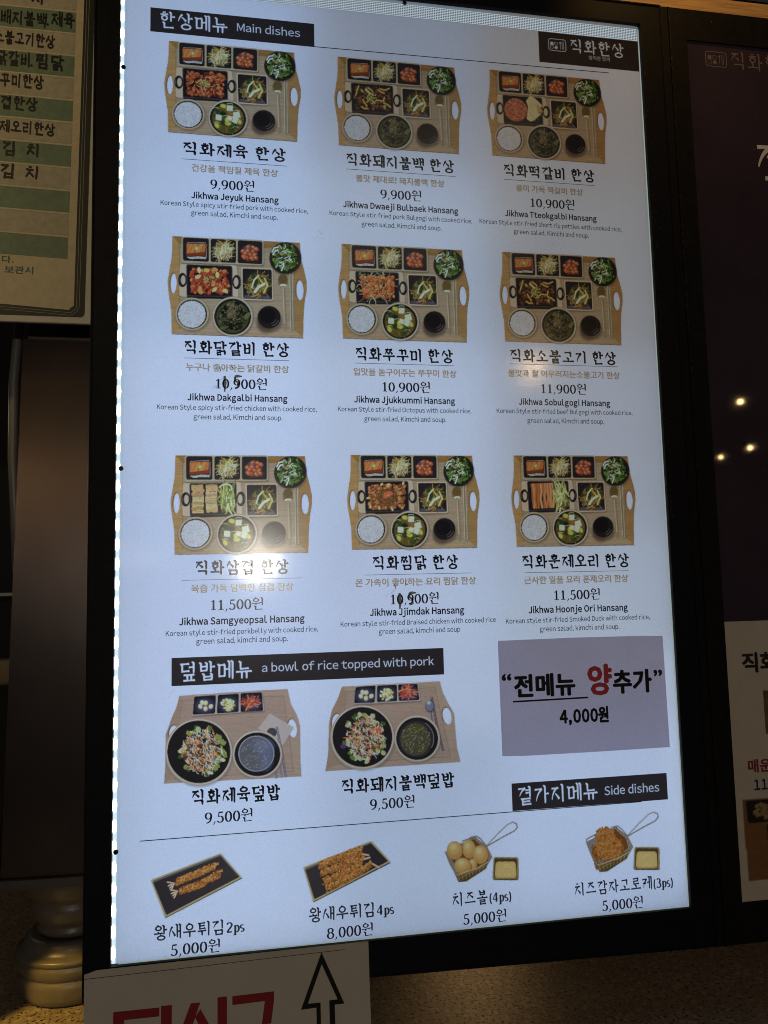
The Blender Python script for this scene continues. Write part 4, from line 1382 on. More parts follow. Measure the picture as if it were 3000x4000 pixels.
# ------------------------------------------------------------------ lettering / logo on dark banners (raster so that light shines through the letters)
def raster_banner(name, x0, x1, z0, z1, items, base, ink_col, y, parent, step=.42, mat='photo', cut=None):
    """items: list of (polygons in mm)"""
    ss = 2
    nx, ny = int((x1 - x0) / step) + 1, int((z1 - z0) / step) + 1
    cov = np.zeros((ny * ss, nx * ss), np.float32)
    def tox(x): return (x - x0) / (x1 - x0) * (nx * ss - 1)
    def toy(z): return (z - z0) / (z1 - z0) * (ny * ss - 1)
    for P in items:
        P = np.array([(tox(a), toy(b)) for a, b in P])
        a0, b0 = np.floor(P.min(0)).astype(int) - 1
        a1, b1 = np.ceil(P.max(0)).astype(int) + 2
        a0, b0 = max(a0, 0), max(b0, 0); a1, b1 = min(a1, nx * ss), min(b1, ny * ss)
        if a1 <= a0 or b1 <= b0: continue
        yy, xx = np.mgrid[b0:b1, a0:a1]
        ar = sum(P[i][0] * P[(i + 1) % len(P)][1] - P[(i + 1) % len(P)][0] * P[i][1] for i in range(len(P)))
        if ar < 0: P = P[::-1]
        sd = np.full(xx.shape, 1e9)
        for i in range(len(P)):
            (ax, ay), (bx, by) = P[i], P[(i + 1) % len(P)]
            L = math.hypot(bx - ax, by - ay) + 1e-9
            sd = np.minimum(sd, ((bx - ax) * (yy - ay) - (by - ay) * (xx - ax)) / L)
        cov[b0:b1, a0:a1] = np.maximum(cov[b0:b1, a0:a1], np.clip(sd + .5, 0, 1))
    cov = cov.reshape(ny, ss, nx, ss).mean((1, 3))
    X, Z = np.meshgrid(np.linspace(x0, x1, nx), np.linspace(z0, z1, ny))
    col = np.array(base)[None, None] * (1 - cov[..., None]) + np.array(ink_col)[None, None] * cov[..., None]
    idx = np.arange(nx * ny).reshape(ny, nx)
    F = np.stack([idx[:-1, :-1].ravel(), idx[:-1, 1:].ravel(), idx[1:, 1:].ravel(), idx[1:, :-1].ravel()], 1)
    if cut is not None:
        F = F[cov.ravel()[F].max(1) > cut]
    used, inv = np.unique(F.ravel(), return_inverse=True)
    F = inv.reshape(-1, 4)
    co = np.stack([X.ravel()[used] * MM, np.full(len(used), y * MM), Z.ravel()[used] * MM], 1).astype(np.float32)
    me = bpy.data.meshes.new(name)
    me.vertices.add(len(co)); me.vertices.foreach_set('co', co.ravel())
    me.loops.add(F.size); me.loops.foreach_set('vertex_index', F.ravel().astype(np.int32))
    me.polygons.add(len(F)); me.polygons.foreach_set('loop_start', np.arange(0, F.size, 4, dtype=np.int32))
    at = me.color_attributes.new('ink', 'FLOAT_COLOR', 'POINT')
    cc = np.ones((len(used), 4), np.float32); cc[:, :3] = col.reshape(-1, 3)[used]
    at.data.foreach_set('color', cc.ravel())
    me.update(calc_edges=True)
    return link(name, me, M[mat], parent)


def brush_mm(txt, cx, cz, width, h, w=.13):
    Q, W = brush_text(txt, w)
    return [[(cx + (px - W / 2) * width / W, cz + (pz - .5) * h) for px, pz in q] for q in Q]


def sans_mm(txt, cx, cz, width, bold=0.0, squash=1.0):
    V, F = sans_polys(txt, bold)
    x0, x1 = V[:, 0].min(), V[:, 0].max()
    s_ = width / (x1 - x0)
    P = [(cx + (a - (x0 + x1) / 2) * s_, cz + (b - .30) * s_ * squash) for a, b in V]
    return [[P[i] for i in f] for f in F]


def logo_mm(cx, cz, W):
    """tray emblem: rounded frame with four cells, a spoon and chopsticks"""
    H = W * .68
    Q = []
    def rr(x0, z0, x1, z1, r, t):
        pts = []
        for (a, b, s0) in ((x1 - r, z1 - r, 0), (x0 + r, z1 - r, 90), (x0 + r, z0 + r, 180), (x1 - r, z0 + r, 270)):
            pts += arc(a, b, r, r, s0, s0 + 90, 5)
        pts.append(pts[0])
        return strip(pts, [t] * len(pts))
    Q += rr(cx - W / 2, cz - H / 2, cx + W / 2, cz + H / 2, W * .12, W * .035)
    u = W * .15
    x, z = cx - W * .40, cz - H * .32
    Q.append([(x, z + u * 1.25), (x + u * 1.2, z + u * 1.25), (x + u * 1.2, z + u * 2.5), (x, z + u * 2.5)])
    Q += rr(x + u * 1.6, z + u * 1.4, x + u * 2.7, z + u * 2.5, u * .15, W * .02)
    Q += rr(x, z, x + u * 1.1, z + u, u * .15, W * .02)
    Q.append(arc(x + u * 2.2, z + u * .45, u * .62, u * .62, 0, 340, 12))
    Q.append(arc(cx + W * .17, cz + H * .20, u * .28, u * .42, 0, 340, 10))
    Q.append([(cx + W * .16, cz - H * .34), (cx + W * .18, cz - H * .34), (cx + W * .18, cz + H * .1), (cx + W * .16, cz + H * .1)])
    for d in (.27, .34): Q.append([(cx + W * d, cz - H * .34), (cx + W * (d + .025), cz - H * .34), (cx + W * (d + .025), cz + H * .34), (cx + W * d, cz + H * .34)])
    return Q


# ================================================================== THE LIGHTBOX MENU
BOARD = empty('menu_lightbox', (0.30, 0.02, -0.03), 'large lit white menu board with nine tray meals in rows and a black frame', 'menu board')
f = MB()
f.ringframe([(-27, -30), (628, -43), (628, 1051), (-28, 1051)], [(-1.6, -.6), (600.6, -.6), (600.6, 1024.6), (-1.6, 1024.6)], -3.5, 44)
f.ringframe([(-27, -30), (628, -43), (628, 1051), (-28, 1051)], [(-25.8, -28.4), (626.6, -41.6), (626.6, 1049.6), (-26.8, 1049.6)], -4.6, -3.5)
f.build('frame', M['frame'], BOARD)
MB().box(-20, 620, 44, 47, -28, 1044).build('back_panel', M['frame2'], BOARD)
MB().box(40, 200, 26, 43, -99.6, -36, 1.5).build('foot', M['frame2'], BOARD)
# acrylic panel: visible as a margin round the sheet
ac = MB()
ac.sheet([(2.2, .4), (5.0, .4), (5.0, 1003.8), (2.2, 1003.8)], .6)
ac.sheet([(2.2, 1003.8), (600, 1003.8), (600, 1019.6), (596, 1024), (2.2, 1024)], .9)
ac.build('acrylic_panel', M['diffuser'], BOARD)
ed = MB()
ed.sheet([(598.6, .4), (600, .4), (600, 1019.6), (598.6, 1019.6)], .2)
ed.sheet([(5.0, -.4), (600, -.4), (600, .6), (5.0, .6)], .2)
ed.build('acrylic_edge', M['edge_dim'], BOARD)
MB().ringframe([(-1.6, -.6), (600.6, -.6), (600.6, 1024.6), (-1.6, 1024.6)], [(-1.2, -.2), (600.2, -.2), (600.2, 1024.2), (-1.2, 1024.2)], 2.5, 43.5).build('bounce_liner', M['liner'], BOARD)  # unseen reflector added to brighten the margins of the sheet
MB().prism([(-1.5, .4), (2.6, .4), (2.6, 1024), (-1.5, 1024)], .9, 2.2).build('light_strip', M['edge'], BOARD)
led_me = None
for k in range(52):
    z = 10 + k * 19.6
    if any(abs(z - q) < 5 for q in ()): continue
    if led_me is None:
        n = 14
        V = [(0, -.0006, 0)] + [(.0023 * math.cos(2 * math.pi * i / n), -.0001, .0070 * math.sin(2 * math.pi * i / n)) for i in range(n)]
        led_me = mesh('led', V, [(0, 1 + i, 1 + (i + 1) % n) for i in range(n)])
    link('led', led_me, M['led'], BOARD, (0.00005, 0.0006, z * MM))
# sheet
SHEET = MB().sheet([(5, .5), (598.6, .5), (598.6, 1003.8), (5, 1003.8)], .3).build('menu_sheet', M['sheet'], BOARD)
tag(SHEET, 'white backlit printed sheet')
MB().sheet([(5.5, 1004.3), (597.5, 1004.3), (597.5, 1019.4), (5.5, 1019.4)], .5).build('grid_band', M['grid_bed'], BOARD)
g = MB()
x = 6.4
while x < 597:
    g.box(x, x + .5, .1, .45, 1004.6, 1019.2); x += 2.1
for k in range(8):
    g.box(6.0, 597.2, .12, .47, 1004.8 + k * 2.05 - .2, 1004.8 + k * 2.05 + .2)
g = g.build('etched_grid', M['etch'], BOARD); g['kind'] = 'stuff'
for x, z in ((1.6, 912), (3.0, 479), (1.6, 103.7), (310.6, 1020.8)):
    V, F = [], []
    n = 16
    prof = [(0, 2.55), (-.9, 2.5), (-1.5, 1.9), (-1.5, 0.9), (-1.0, 0.5)]
    for d, r_ in prof: V += [((x + r_ * math.cos(2 * math.pi * i / n)) * MM, d * MM, (z + r_ * math.sin(2 * math.pi * i / n)) * MM) for i in range(n)]
    for a in range(len(prof) - 1):
        for i in range(n): F.append((a * n + i, a * n + (i + 1) % n, (a + 1) * n + (i + 1) % n, (a + 1) * n + i))
    F.append(tuple((len(prof) - 1) * n + i for i in range(n)))
    sc = link('screw', mesh('screw', V, F), M['screw'], BOARD)
    sl = MB(); sl.box(x - 1.3, x + 1.3, -1.62, -1.5, z - .22, z + .22); sl.box(x - .22, x + .22, -1.64, -1.51, z - 1.3, z + 1.3)
    sl.build('screw_slot', M['black_ink'], sc)

YP, YT = 0.14, 0.06        # print layers in front of the sheet (mm)
TEXT = [
('t','직화제육 한상',118.4,826.3,111),('l','',118.5,814,112),('s','건강을 책임질 제육 한상',118.4,803.6,91.4),('p','9,900원',115.9,788.2,47.8),('e','Jikhwa Jeyuk Hansang',118.4,773.9,92.6),('d','Korean Style spicy stir-fried pork with cooked rice,',118.4,763.7,155.6),('d','green salad, Kimchi and soup.',117.8,754.3,91.4),
('t','직화돼지불백 한상',301.4,827.0,124.6),('l','',301.7,815.6,125.5),('s','불맛 제대로! 돼지불백 한상',300.6,804.6,101.0),('p','9,900원',301.1,789.5,47.8),('e','Jikhwa Dwaeji Bulbaek Hansang',300.7,774.3,131.2),('d','Korean Style stir-fried pork Bulgogi with cooked rice,',301.1,763.4,162.1),('d','green salad, Kimchi and soup.',300.8,752.9,91.0),
('t','직화떡갈비 한상',477.6,827.7,112.3),('l','',477.3,816.4,111.6),('s','풍미 가득 떡갈비 한상',476.9,805.7,81.5),('p','10,900원',479.7,790.8,56.0),('e','Jikhwa Tteokgalbi Hansang',477.4,775.5,111.8),('d','Korean Style stir-fried short rip patties with cooked rice,',477.5,764.3,173.1),('d','green salad, Kimchi and soup.',476.8,754.3,91.2),
('t','직화닭갈비 한상',119.8,607.5,110.1),('l','',119.5,595.9,109.5),('s','누구나 좋아하는 닭갈비 한상',120.4,585.0,106.5),('p','10,900원',123.9,569.6,55.2),('e','Jikhwa Dakgalbi Hansang',120.2,554.1,103.2),('d','Korean Style spicy stir-fried chicken with cooked rice,',120.3,543.2,164.7),('d','green salad, Kimchi and soup.',120.5,533.4,91.6),
('t','직화쭈꾸미 한상',300.3,605.7,110.3),('l','',300.3,595.3,110.6),('s','입맛을 돋구어주는 쭈꾸미 한상',300.6,584.5,114.7),('p','10,900원',301.0,570.0,55.2),('e','Jikhwa Jjukkummi Hansang',299.3,555.0,112.2),('d','Korean Style stir-fried Octopus with cooked rice,',299.5,544.2,148.0),('d','green salad, Kimchi and soup.',299.3,534.0,90.9),
('t','직화소불고기 한상',484.8,609.0,128.6),('l','',484.9,599.3,129.6),('s','불맛과 잘 어우러지는소불고기 한상',484.9,587.4,133.9),('p','11,900원',482.9,571.9,56.0),('e','Jikhwa Sobulgogi Hansang',483.7,555.8,109.1),('d','Korean Style stir-fried beef Bulgogi with cooked rice,',483.9,545.2,162.1),('d','green salad, Kimchi and soup.',483.9,534.6,91.7),
('t','직화삼겹 한상',124.0,376.9,95.6),('l','',124.0,364.6,122.2),('s','육즙 가득 담백한 삼겹 한상',124.2,354.6,103.3),('p','11,500원',118.3,339.2,54.9),('e','Jikhwa Samgyeopsal Hansang',123.8,322.6,126.2),('d','Korean style stir-fried porkbelly with cooked rice,',124.2,311.3,153.0),('d','green salad, kimchi and soup.',123.5,302.5,92.0),
('t','직화찜닭 한상',306.4,378.6,94.7),('l','',309.1,366.2,117.4),('s','온 가족이 좋아하는 요리 찜닭 한상',306.5,356.8,131.3),('p','10,900원',304.3,340.2,54.4),('e','Jikhwa Jjimdak Hansang',306.8,326.4,102.7),('d','Korean style stir-fried Braised chicken with cooked rice',308.7,315.2,168.6),('d','green salad, kimchi and soup',308.7,306.2,88.5),
('t','직화훈제오리 한상',488.4,377.0,127.0),('l','',488.9,365.2,122.5),('s','근사한 일품 요리 훈제오리 한상',488.1,355.6,121.8),('p','11,500원',487.6,340.2,55.9),('e','Jikhwa Hoonje Ori Hansang',488.6,324.2,116.0),('d','Korean style stir-fried Smoked Duck with cooked rice,',488.5,313.0,168.3),('d','green salad, kimchi and soup.',489.0,303.4,93.0),
('t','직화제육덮밥',116.8,149.8,88.2),('p','9,500원',109.6,129.7,47.9),('t','직화돼지불백덮밥',282.1,150.5,120.2),('p','9,500원',275.4,131.3,48.1),
('c','왕새우튀김2ps',80.5,24.9,85.9),('p','5,000원',77.3,8.0,48.3),('c','왕새우튀김4ps',230.4,27.9,86.2),('p','8,000원',229.0,9.2,47.9),('c','치즈볼(4ps)',367.0,29.8,63.5),('p','5,000원',370.0,9.7,47.9),('c','치즈감자고로케(3ps)',525.7,28.4,113.2),('p','5,000원',523.3,9.5,48.4),
]
for kd, tx, cx, cz, wd in TEXT:
    if kd == 't': put_brush('dish_name', tx, cx, cz, wd, 14.6, YT, M['black_ink'], SHEET, w=.175)
    elif kd == 'c': put_brush('dish_name', tx, cx, cz, wd, 13.6, YT, M['dark_ink'], SHEET, w=.15, dscale=.95)
    elif kd == 'p': put_brush('price', tx, cx, cz, wd, 12.2, YT, M['black_ink'], SHEET, w=.145, style='serif', dscale=1.12)
    elif kd == 's': raster_banner('korean_caption', cx - wd / 2 - 1, cx + wd / 2 + 1, cz - 5.2, cz + 5.2, sans_mm(tx, cx, cz + .8, wd, .022, 1.05), (1, 1, 1), C(134, 122, 98, 1), YT, SHEET, .30, cut=.06)
    elif kd == 'e': put_sans('english_name', tx, cx, cz - .3, wd, YT, M['dark_ink'], SHEET, bold=.036, squash=1.24)
    elif kd == 'd': put_sans('english_caption', tx, cx, cz - .2, wd, YT, M['grey_ink'], SHEET, bold=.008, squash=1.24)
    elif kd == 'l': MB().box(cx - wd / 2, cx + wd / 2, YT, .2, cz - .22, cz + .22).build('underline', M['line_ink'], SHEET)
MB().prism([(206, 956.3), (558.3, 959.1), (558.3, 959.9), (206, 957.1)], YT, .2).build('rule_line', M['black_ink'], SHEET)
MB().prism([(24, 111.6), (551, 113.2), (551, 114), (24, 112.4)], YT + .12, .24).build('rule_line', M['black_ink'], SHEET)
DK, WH = C(36, 34, 40, 1), (1., 1., 1.)
raster_banner('section_banner', 29, 206.2, 956.2, 984.0, brush_mm('한상메뉴', 75.2, 971.4, 73.8, 18.5) + sans_mm('Main dishes', 155.7, 970.2, 69.1, .003, 1.06), DK, WH, YP - .03, SHEET)
raster_banner('section_banner', 53.4, 333.8, 259.4, 287.2, brush_mm('덮밥메뉴', 97.7, 273.3, 72.8, 18.5) + sans_mm('a bowl of rice topped with pork', 232.9, 273.2, 180.0, .003, 1.05), DK, WH, YP - .03, SHEET)
raster_banner('section_banner', 403.8, 582.2, 114.0, 142.3, brush_mm('곁가지메뉴', 455.9, 129.0, 91.7, 18.5) + sans_mm('Side dishes', 540.5, 127.0, 64.0, .003, 1.1), DK, WH, YP - .03, SHEET)
raster_banner('logo_banner', 471.4, 598.2, 964.9, 1003.6, brush_mm('직화한상', 545.3, 989.4, 69.7, 17.5) + logo_mm(494.7, 988.4, 21.5) + sans_mm('정직한 한끼', 547.1, 976.2, 26.6, .0, 1.0), C(44, 38, 38, 1), C(206, 206, 216, 1), YP - .03, SHEET)

# printed photographs
ART = [(75, 83), (1533, 157), (1572, 1237), (65, 1195)]
base = paint_tray_base()
TRAYS = [('jeyuk', 'tofu', 48.5, 947.2, 185.2, 843.4, 'printed photo of a tray with red-brown spicy pork'), ('bulgogi', 'weed', 232.2, 947.5, 368.9, 843.2, 'printed photo of a tray with dark stir-fried pork'),
         ('patty', 'weed', 409.6, 949.2, 547.4, 844.8, 'printed photo of a tray with a round meat patty'), ('dakgalbi', 'weed', 52.9, 727.4, 188.8, 621.4, 'printed photo of a tray with red chicken pieces'),
         ('octopus', 'tofu', 232.8, 728.8, 370.8, 622.7, 'printed photo of a tray with orange octopus'), ('bulgogi', 'weed', 416.3, 729.5, 555.4, 625.4, 'printed photo of a tray with stir-fried beef'),
         ('pork', 'tofu', 56.6, 492.8, 191.4, 391.2, 'printed photo of a tray with pale sliced pork belly'), ('jjimdak', 'tofu', 238.3, 494.5, 374.5, 393.7, 'printed photo of a tray with braised chicken'),
         ('duck', 'tofu', 420.5, 495.1, 558.0, 394.2, 'printed photo of a tray with sliced duck')]
for food, sp, x0, z1, x1, z0, lab in TRAYS:
    cv = base.copy()
    pan_food(cv, food)
    soup(cv, sp)
    dx = (x1 - x0) * .012
    o = print_photo('printed_photo', cv, ART, [(x0, z1), (x1 - dx, z1), (x1 + dx * .3, z0), (x0 - dx * .3, z0)], 236, 184, YP, M['photo'], SHEET)
    o['label'] = lab
for kd, q, H_, lab in (('A', [[41.06, 265.07], [188.76, 258.78], [187.33, 151.35], [41.56, 160.84]], 1201, 'printed photo of a pork rice bowl with a napkin under the spoon'), ('B', [[202.02, 263.42], [360.43, 256.84], [356.69, 148.18], [200.44, 158.1]], 1173, 'printed photo of a rice bowl with an orange topping')):
    o = print_photo('printed_photo', paint_bowl_tray(kd), [(0, 0), (1659, 0), (1659, H_), (0, H_)], q, 236, 180, YP, M['photo'], SHEET, pad=0)
    o['label'] = lab
for kd, lab in (('shrimp2', 'printed photo of two fried shrimps on a black plate'), ('shrimp4', 'printed photo of four fried shrimps on a black plate')):
    cv = paint_sides(kd)
    t_ = cv.oy      # the second plate reaches above its sketch, which is shifted down
    o = print_photo('printed_photo', cv, [(0, t_), (1659, t_), (1659, 531 + t_), (0, 531 + t_)], [[29.74, 108.23], [283.78, 88.75], [281.72, 8.36], [30.22, 31.79]], 440, 180, YP, M['photo'], SHEET, pad=.07)
    o['label'] = lab
for kd, lab in (('balls', 'printed photo of cheese balls in a wire basket with dip'), ('croquette', 'printed photo of fried croquettes in a wire basket with dip')):
    o = print_photo('printed_photo', paint_sides(kd), [(0, 0), (1659, 0), (1659, 618), (0, 618)], [[320.17, 129.74], [591.38, 111.37], [585.38, 17.3], [317.5, 40.33]], 440, 190, YP - .02, M['photo'], SHEET, pad=0)
    o['label'] = lab

# felt-pen corrections over two prices, with smears
M['felt'] = ink('felt_pen', (.16, .14, .08), trans=.9)
M['smear'] = ink('felt_smear', (.66, .66, .62), trans=.95)
for cx, cz in ((106.5, 569.7), (287.8, 338.5)):
    Q = strip([(cx, cz + 8), (cx + .3, cz), (cx, cz - 9)], [2.4, 3.6, 1.4]) + strip([(cx + 10.5, cz + 7.5), (cx + 14, cz + 8), (cx + 18, cz + 7.8)], [2.8, 2.8, 1.2]) + strip([(cx + 10.6, cz + 7.5), (cx + 10.8, cz + 3), (cx + 13.6, cz + 1.5), (cx + 14, cz - 3.5), (cx + 10.5, cz - 5)], [2.4, 2.4, 2.6, 2.4, 1.4])
    Q += strip([(cx - 5, cz + 17), (cx - 4.2, cz + 14), (cx - 5, cz + 11)], [1.2, .8, .4]) + strip([(cx + 6, cz + 19), (cx + 8, cz + 17), (cx + 10, cz + 16)], [.5, .9, .3])
    place_polys('felt_correction', Q, 0, 0, 1, 1, YT - .03, M['felt'], SHEET)
    rr = random.Random(int(cx))
    Q = []
    for k in range(16):
        x, z, L = cx + rr.uniform(-18, 26), cz + rr.uniform(-12, 18), rr.uniform(3, 9)
        Q += strip([(x, z), (x + L * .6, z + L * .35), (x + L, z + L * .8)], [.2, .5, .15])
    place_polys('felt_smear', Q, 0, 0, 1, 1, YT - .02, M['smear'], SHEET)
# scuffs and specks on the sheet
Q = []
rr = random.Random(44)
for k in range(60):
    x, z = rr.uniform(15, 590), rr.uniform(40, 950)
    a, L = rr.uniform(0, 6.28), rr.uniform(.8, 3.2)
    Q += strip([(x, z), (x + L * math.cos(a), z + L * math.sin(a)), (x + L * 1.6 * math.cos(a + .6), z + L * 1.6 * math.sin(a + .6))], [.15, .4, .15])
for x, z, s_ in ((208, 737, 5), (213, 741, 3), (54, 251, 4), (487, 752, 4), (452, 305, 4), (46, 870, 3), (478, 740, 3), (566, 470, 3)):
    for k in range(7):
        x2, z2 = x + rr.uniform(-s_, s_), z + rr.uniform(-s_, s_)
        Q += strip([(x2, z2), (x2 + rr.uniform(-1, 2), z2 + rr.uniform(0, 3))], [.5, .3])
sc_ = place_polys('scuff_marks', Q, 0, 0, 1, 1, YT - .01, M['smear'], SHEET)
sc_['kind'] = 'stuff'

# ------------------------------------------------------------------ purple note taped on the board
nt_ = MB().sheet([(394.2, 292.6), (394.6, 171.2), (420, 170.2), (500, 169.8), (587.6, 169.9), (586.4, 291.6), (560, 292.6), (480, 293.2)], -.5)
NOTE = empty('paper_note', (.49, -.0005, .17), 'mauve paper note with one red syllable taped onto the lit menu board', 'paper note')
nt_.build('note_sheet', M['note'], NOTE)
put_sans('note_text', '“', 402.4, 253.6, 11.0, -.72, M['note_ink'], NOTE, bold=.03, h=7.5)
put_sans('note_text', '전메뉴', 445.4, 243.6, 70.0, -.72, M['note_ink'], NOTE, bold=.046, h=25)
put_sans('note_text', '양', 509.0, 246.6, 29.0, -.72, M['note_red'], NOTE, bold=.045, h=34)
put_sans('note_text', '추가', 547.2, 243.2, 46.4, -.72, M['note_ink'], NOTE, bold=.046, h=26)
put_sans('note_text', '”', 578.0, 251.0, 10.4, -.72, M['note_ink'], NOTE, bold=.03, h=7.5)
put_sans('note_text', '4,000원', 488.9, 208.6, 56.8, -.72, M['note_ink'], NOTE, bold=.055, h=19)
MB().prism([(408.6, 226.6), (494.5, 227.2), (494.5, 229.0), (408.6, 228.4)], -.72, -.63).build('note_underline', M['note_ink'], NOTE)

# ------------------------------------------------------------------ paper sign hanging from the lower left corner of the frame
PAPER = empty('paper_sign', (.11, -.006, -.08), 'white paper sign with red Korean letters and an outlined arrow taped below the lit menu', 'paper sign')
V, F = [], []
nx_, nz_ = 24, 14
def pfront(x, z):  # gentle curl of the sheet, in mm
    return -6.2 - 1.3 * math.sin((x + 25) / 55.0) * max(0, min(1, -z / 40)) - 2.2 * max(0, -z / 100) ** 1.5
topL = [(-24.8, -3.9), (-22.4, -1.0)]
for yo in (0, .25):
    for j in range(nz_ + 1):
        for i in range(nx_ + 1):
            x = -24.8 + (246.0 + 24.8) * i / nx_ + j / nz_ * 1.6 * (i / nx_)
            zt = -1.0 + 1.4 * i / nx_ - (2.9 if i == 0 else 0)
            z = zt + (-118 - zt) * j / nz_
            V.append((x * MM, (pfront(x, z) + yo) * MM, z * MM))
W_ = nx_ + 1
b2 = W_ * (nz_ + 1)
for j in range(nz_):
    for i in range(nx_):
        a = j * W_ + i
        F.append((a, a + W_, a + W_ + 1, a + 1)); F.append((b2 + a, b2 + a + 1, b2 + a + W_ + 1, b2 + a + W_))
psheet = link('paper_sheet', mesh('paper_sheet', V, F, True), M['paper'], PAPER)


def drape(o, off):
    for v in o.data.vertices:
        w = v.co
        v.co.y = (pfront(w.x / MM, w.z / MM) - off) * MM


def subdiv_polys(Q, step=6.0):
    out = []
    for q in Q:
        n = len(q)
        if n == 4:
            q = [np.array(p, float) for p in q]
            a = max(np.linalg.norm(q[0] - q[1]), np.linalg.norm(q[3] - q[2])); b = max(np.linalg.norm(q[0] - q[3]), np.linalg.norm(q[1] - q[2]))
            na, nb = max(1, int(a / step)), max(1, int(b / step))
            g_ = lambda u, v: tuple((q[0] * (1 - u) + q[1] * u) * (1 - v) + (q[3] * (1 - u) + q[2] * u) * v)
            for i in range(na):
                for j in range(nb): out.append([g_(i / na, j / nb), g_((i + 1) / na, j / nb), g_((i + 1) / na, (j + 1) / nb), g_(i / na, (j + 1) / nb)])
        else:
            out.append(q)
    return out


def bar(x0, z0, x1, z1): return [(x0, z0), (x1, z0), (x1, z1), (x0, z1)]


# heavy red letters 퇴식구, their lower parts run out of the picture
RED = [bar(2, -47.5, 44, -39.5), bar(2, -76, 12, -47.5), bar(12, -59, 31, -55), bar(2, -84, 44, -76), bar(31, -47.5, 33, -39.5), bar(45.5, -100, 55.5, -38.5), bar(20, -94, 29, -84), bar(-4, -102, 46, -94),
       [(73, -39), (82, -39), (70, -72), (60, -72)], [(77, -52), (82, -45), (97, -72), (87, -72)], bar(98, -84, 107, -36.5), bar(62, -96, 107, -88),
       bar(112, -45, 152, -37), [(143, -45), (152, -45), (149, -66), (140, -66)], bar(104, -75, 160, -68), bar(128, -100, 137, -75)]
o = place_polys('red_letters', subdiv_polys(RED), 0, 0, 1, 1, -6, M['paper_red'], PAPER)
drape(o, .15)
AR = [(198.9, -5.5), (220.9, -56.2), (211.3, -56.2), (212.0, -100), (206.6, -100), (205.9, -51.6), (214.2, -51.6), (199.0, -17.0)]
AL = [(198.9, -5.5), (199.0, -17.0), (184.9, -52.4), (193.4 + 3.9, -52.6), (197.5, -100), (189.0 + 3.2, -100), (193.0, -56.9), (178.0, -57.2)]
Q = []
for P in ([(198.9, -5.5), (220.9, -56.2), (214.2, -51.6), (199.0, -17.0)], [(220.9, -56.2), (211.3, -56.2), (205.9, -51.6), (214.2, -51.6)], [(211.3, -56.2), (211.9, -100), (206.4, -100), (205.9, -51.6)],
          [(198.9, -5.5), (199.0, -17.0), (184.9, -52.4), (178.0, -57.2)], [(178.0, -57.2), (184.9, -52.4), (197.3, -52.6), (193.1, -56.9)], [(193.1, -56.9), (197.3, -52.6), (197.5, -100), (193.3, -100)]):
    Q += subdiv_polys([P], 6)
o = place_polys('arrow_print', Q, 0, 0, 1, 1, -6, M['paper_black'], PAPER)
drape(o, .15)
Q = subdiv_polys([[(-24.6, -8.2), (222.5, -5.6), (222.5, -5.1), (-24.6, -7.7)]], 8)
o = place_polys('paper_line', Q, 0, 0, 1, 1, -6, M['paper_black'], PAPER)
drape(o, .1)
# ------------------------------------------------------------------ the unlit board on the right
RB = empty('menu_poster_board', (0.96, 0.02, -0.04), 'unlit dark purple poster board with beige lower part right of the lit menu', 'poster board')
f = MB()
f.ringframe([(629.2, -44), (1290, -44), (1290, 1051), (629.2, 1051)], [(662, -1), (1262, -1), (1262, 1011), (662, 1011)], -2.6, 44)
f.build('frame', M['frame2'], RB)
f = MB()
f.prism([(637.6, -44), (638.8, -44), (639.4, 1050), (638.0, 1050)], -4.6, -2.7)
f.build('frame_lip', M['frame2'], RB)
MB().box(1080, 1200, 20, 43, -99.6, -44, 1.5).build('foot', M['frame2'], RB)
MB().box(661, 1263, -.6, .6, 305, 1011.4).build('poster_top', M['poster'], RB)
MB().box(661, 1263, -.6, .6, -1.4, 304.9).build('poster_bottom', M['poster_lo'], RB)
YR = -.72
Q = logo_mm(700.8, 990.5, 28.0)
place_polys('poster_logo', Q, 0, 0, 1, 1, YR, M['p_faint'], RB)
put_brush('poster_name', '직화한상', 766, 991.5, 92, 23, YR, M['p_faint'], RB, w=.10)
put_brush('poster_title', '직', 774, 856, 62, 66, YR, M['p_white'], RB, w=.10)
put_sans('poster_text', '직화한상', 728, 258, 92, YR, M['p_black'], RB, bold=.040, h=23)
put_sans('poster_text', '매운삼겹', 710, 143.5, 58, YR, M['p_red'], RB, bold=.036, h=15)
put_sans('poster_text', '11,500원', 716, 122.5, 58, YR, M['p_navy'], RB, bold=.036, h=15)
MB().box(706, 800, YR, -.6, 178, 226).build('printed_photo', pbr('poster_photo_brown', (.11, .07, .03), noise=(60, .5)), RB)


def poster_photo():
    cv = Cv(900, 900, .3, C(150, 118, 86), 1)
    r = random.Random(2)
    cv.noise(.15, 20, 2, 3)
    for i in range(2):
        x = 30 + i * 330
        cv.rquad([(x, 20), (x + 300, 20), (x + 300, 260), (x, 260)], 24, C(40, 38, 40))
        for _ in range(40):
            a, b = inside(r, x + 150, 140, 90, 80)
            blob(cv, a, b, 26, 14, jit(C(180, 174, 146), r, .2), r)
    cv.rquad([(190, 290), (880, 290), (880, 600), (190, 600)], 30, C(40, 32, 34))
    for _ in range(140):
        a, b = inbox(r, [(210, 310), (870, 310), (870, 580), (210, 580)])
        blob(cv, a, b, 28, 20, jit(r.choice([C(150, 86, 66), C(120, 62, 48), C(176, 110, 84)]), r, .25), r)
    cv.ell(520, 760, 190, 150, C(120, 100, 84)); cv.ell(520, 770, 150, 120, C(190, 186, 186))
    cv.noise(.08, 4, 4, 5)
    return cv


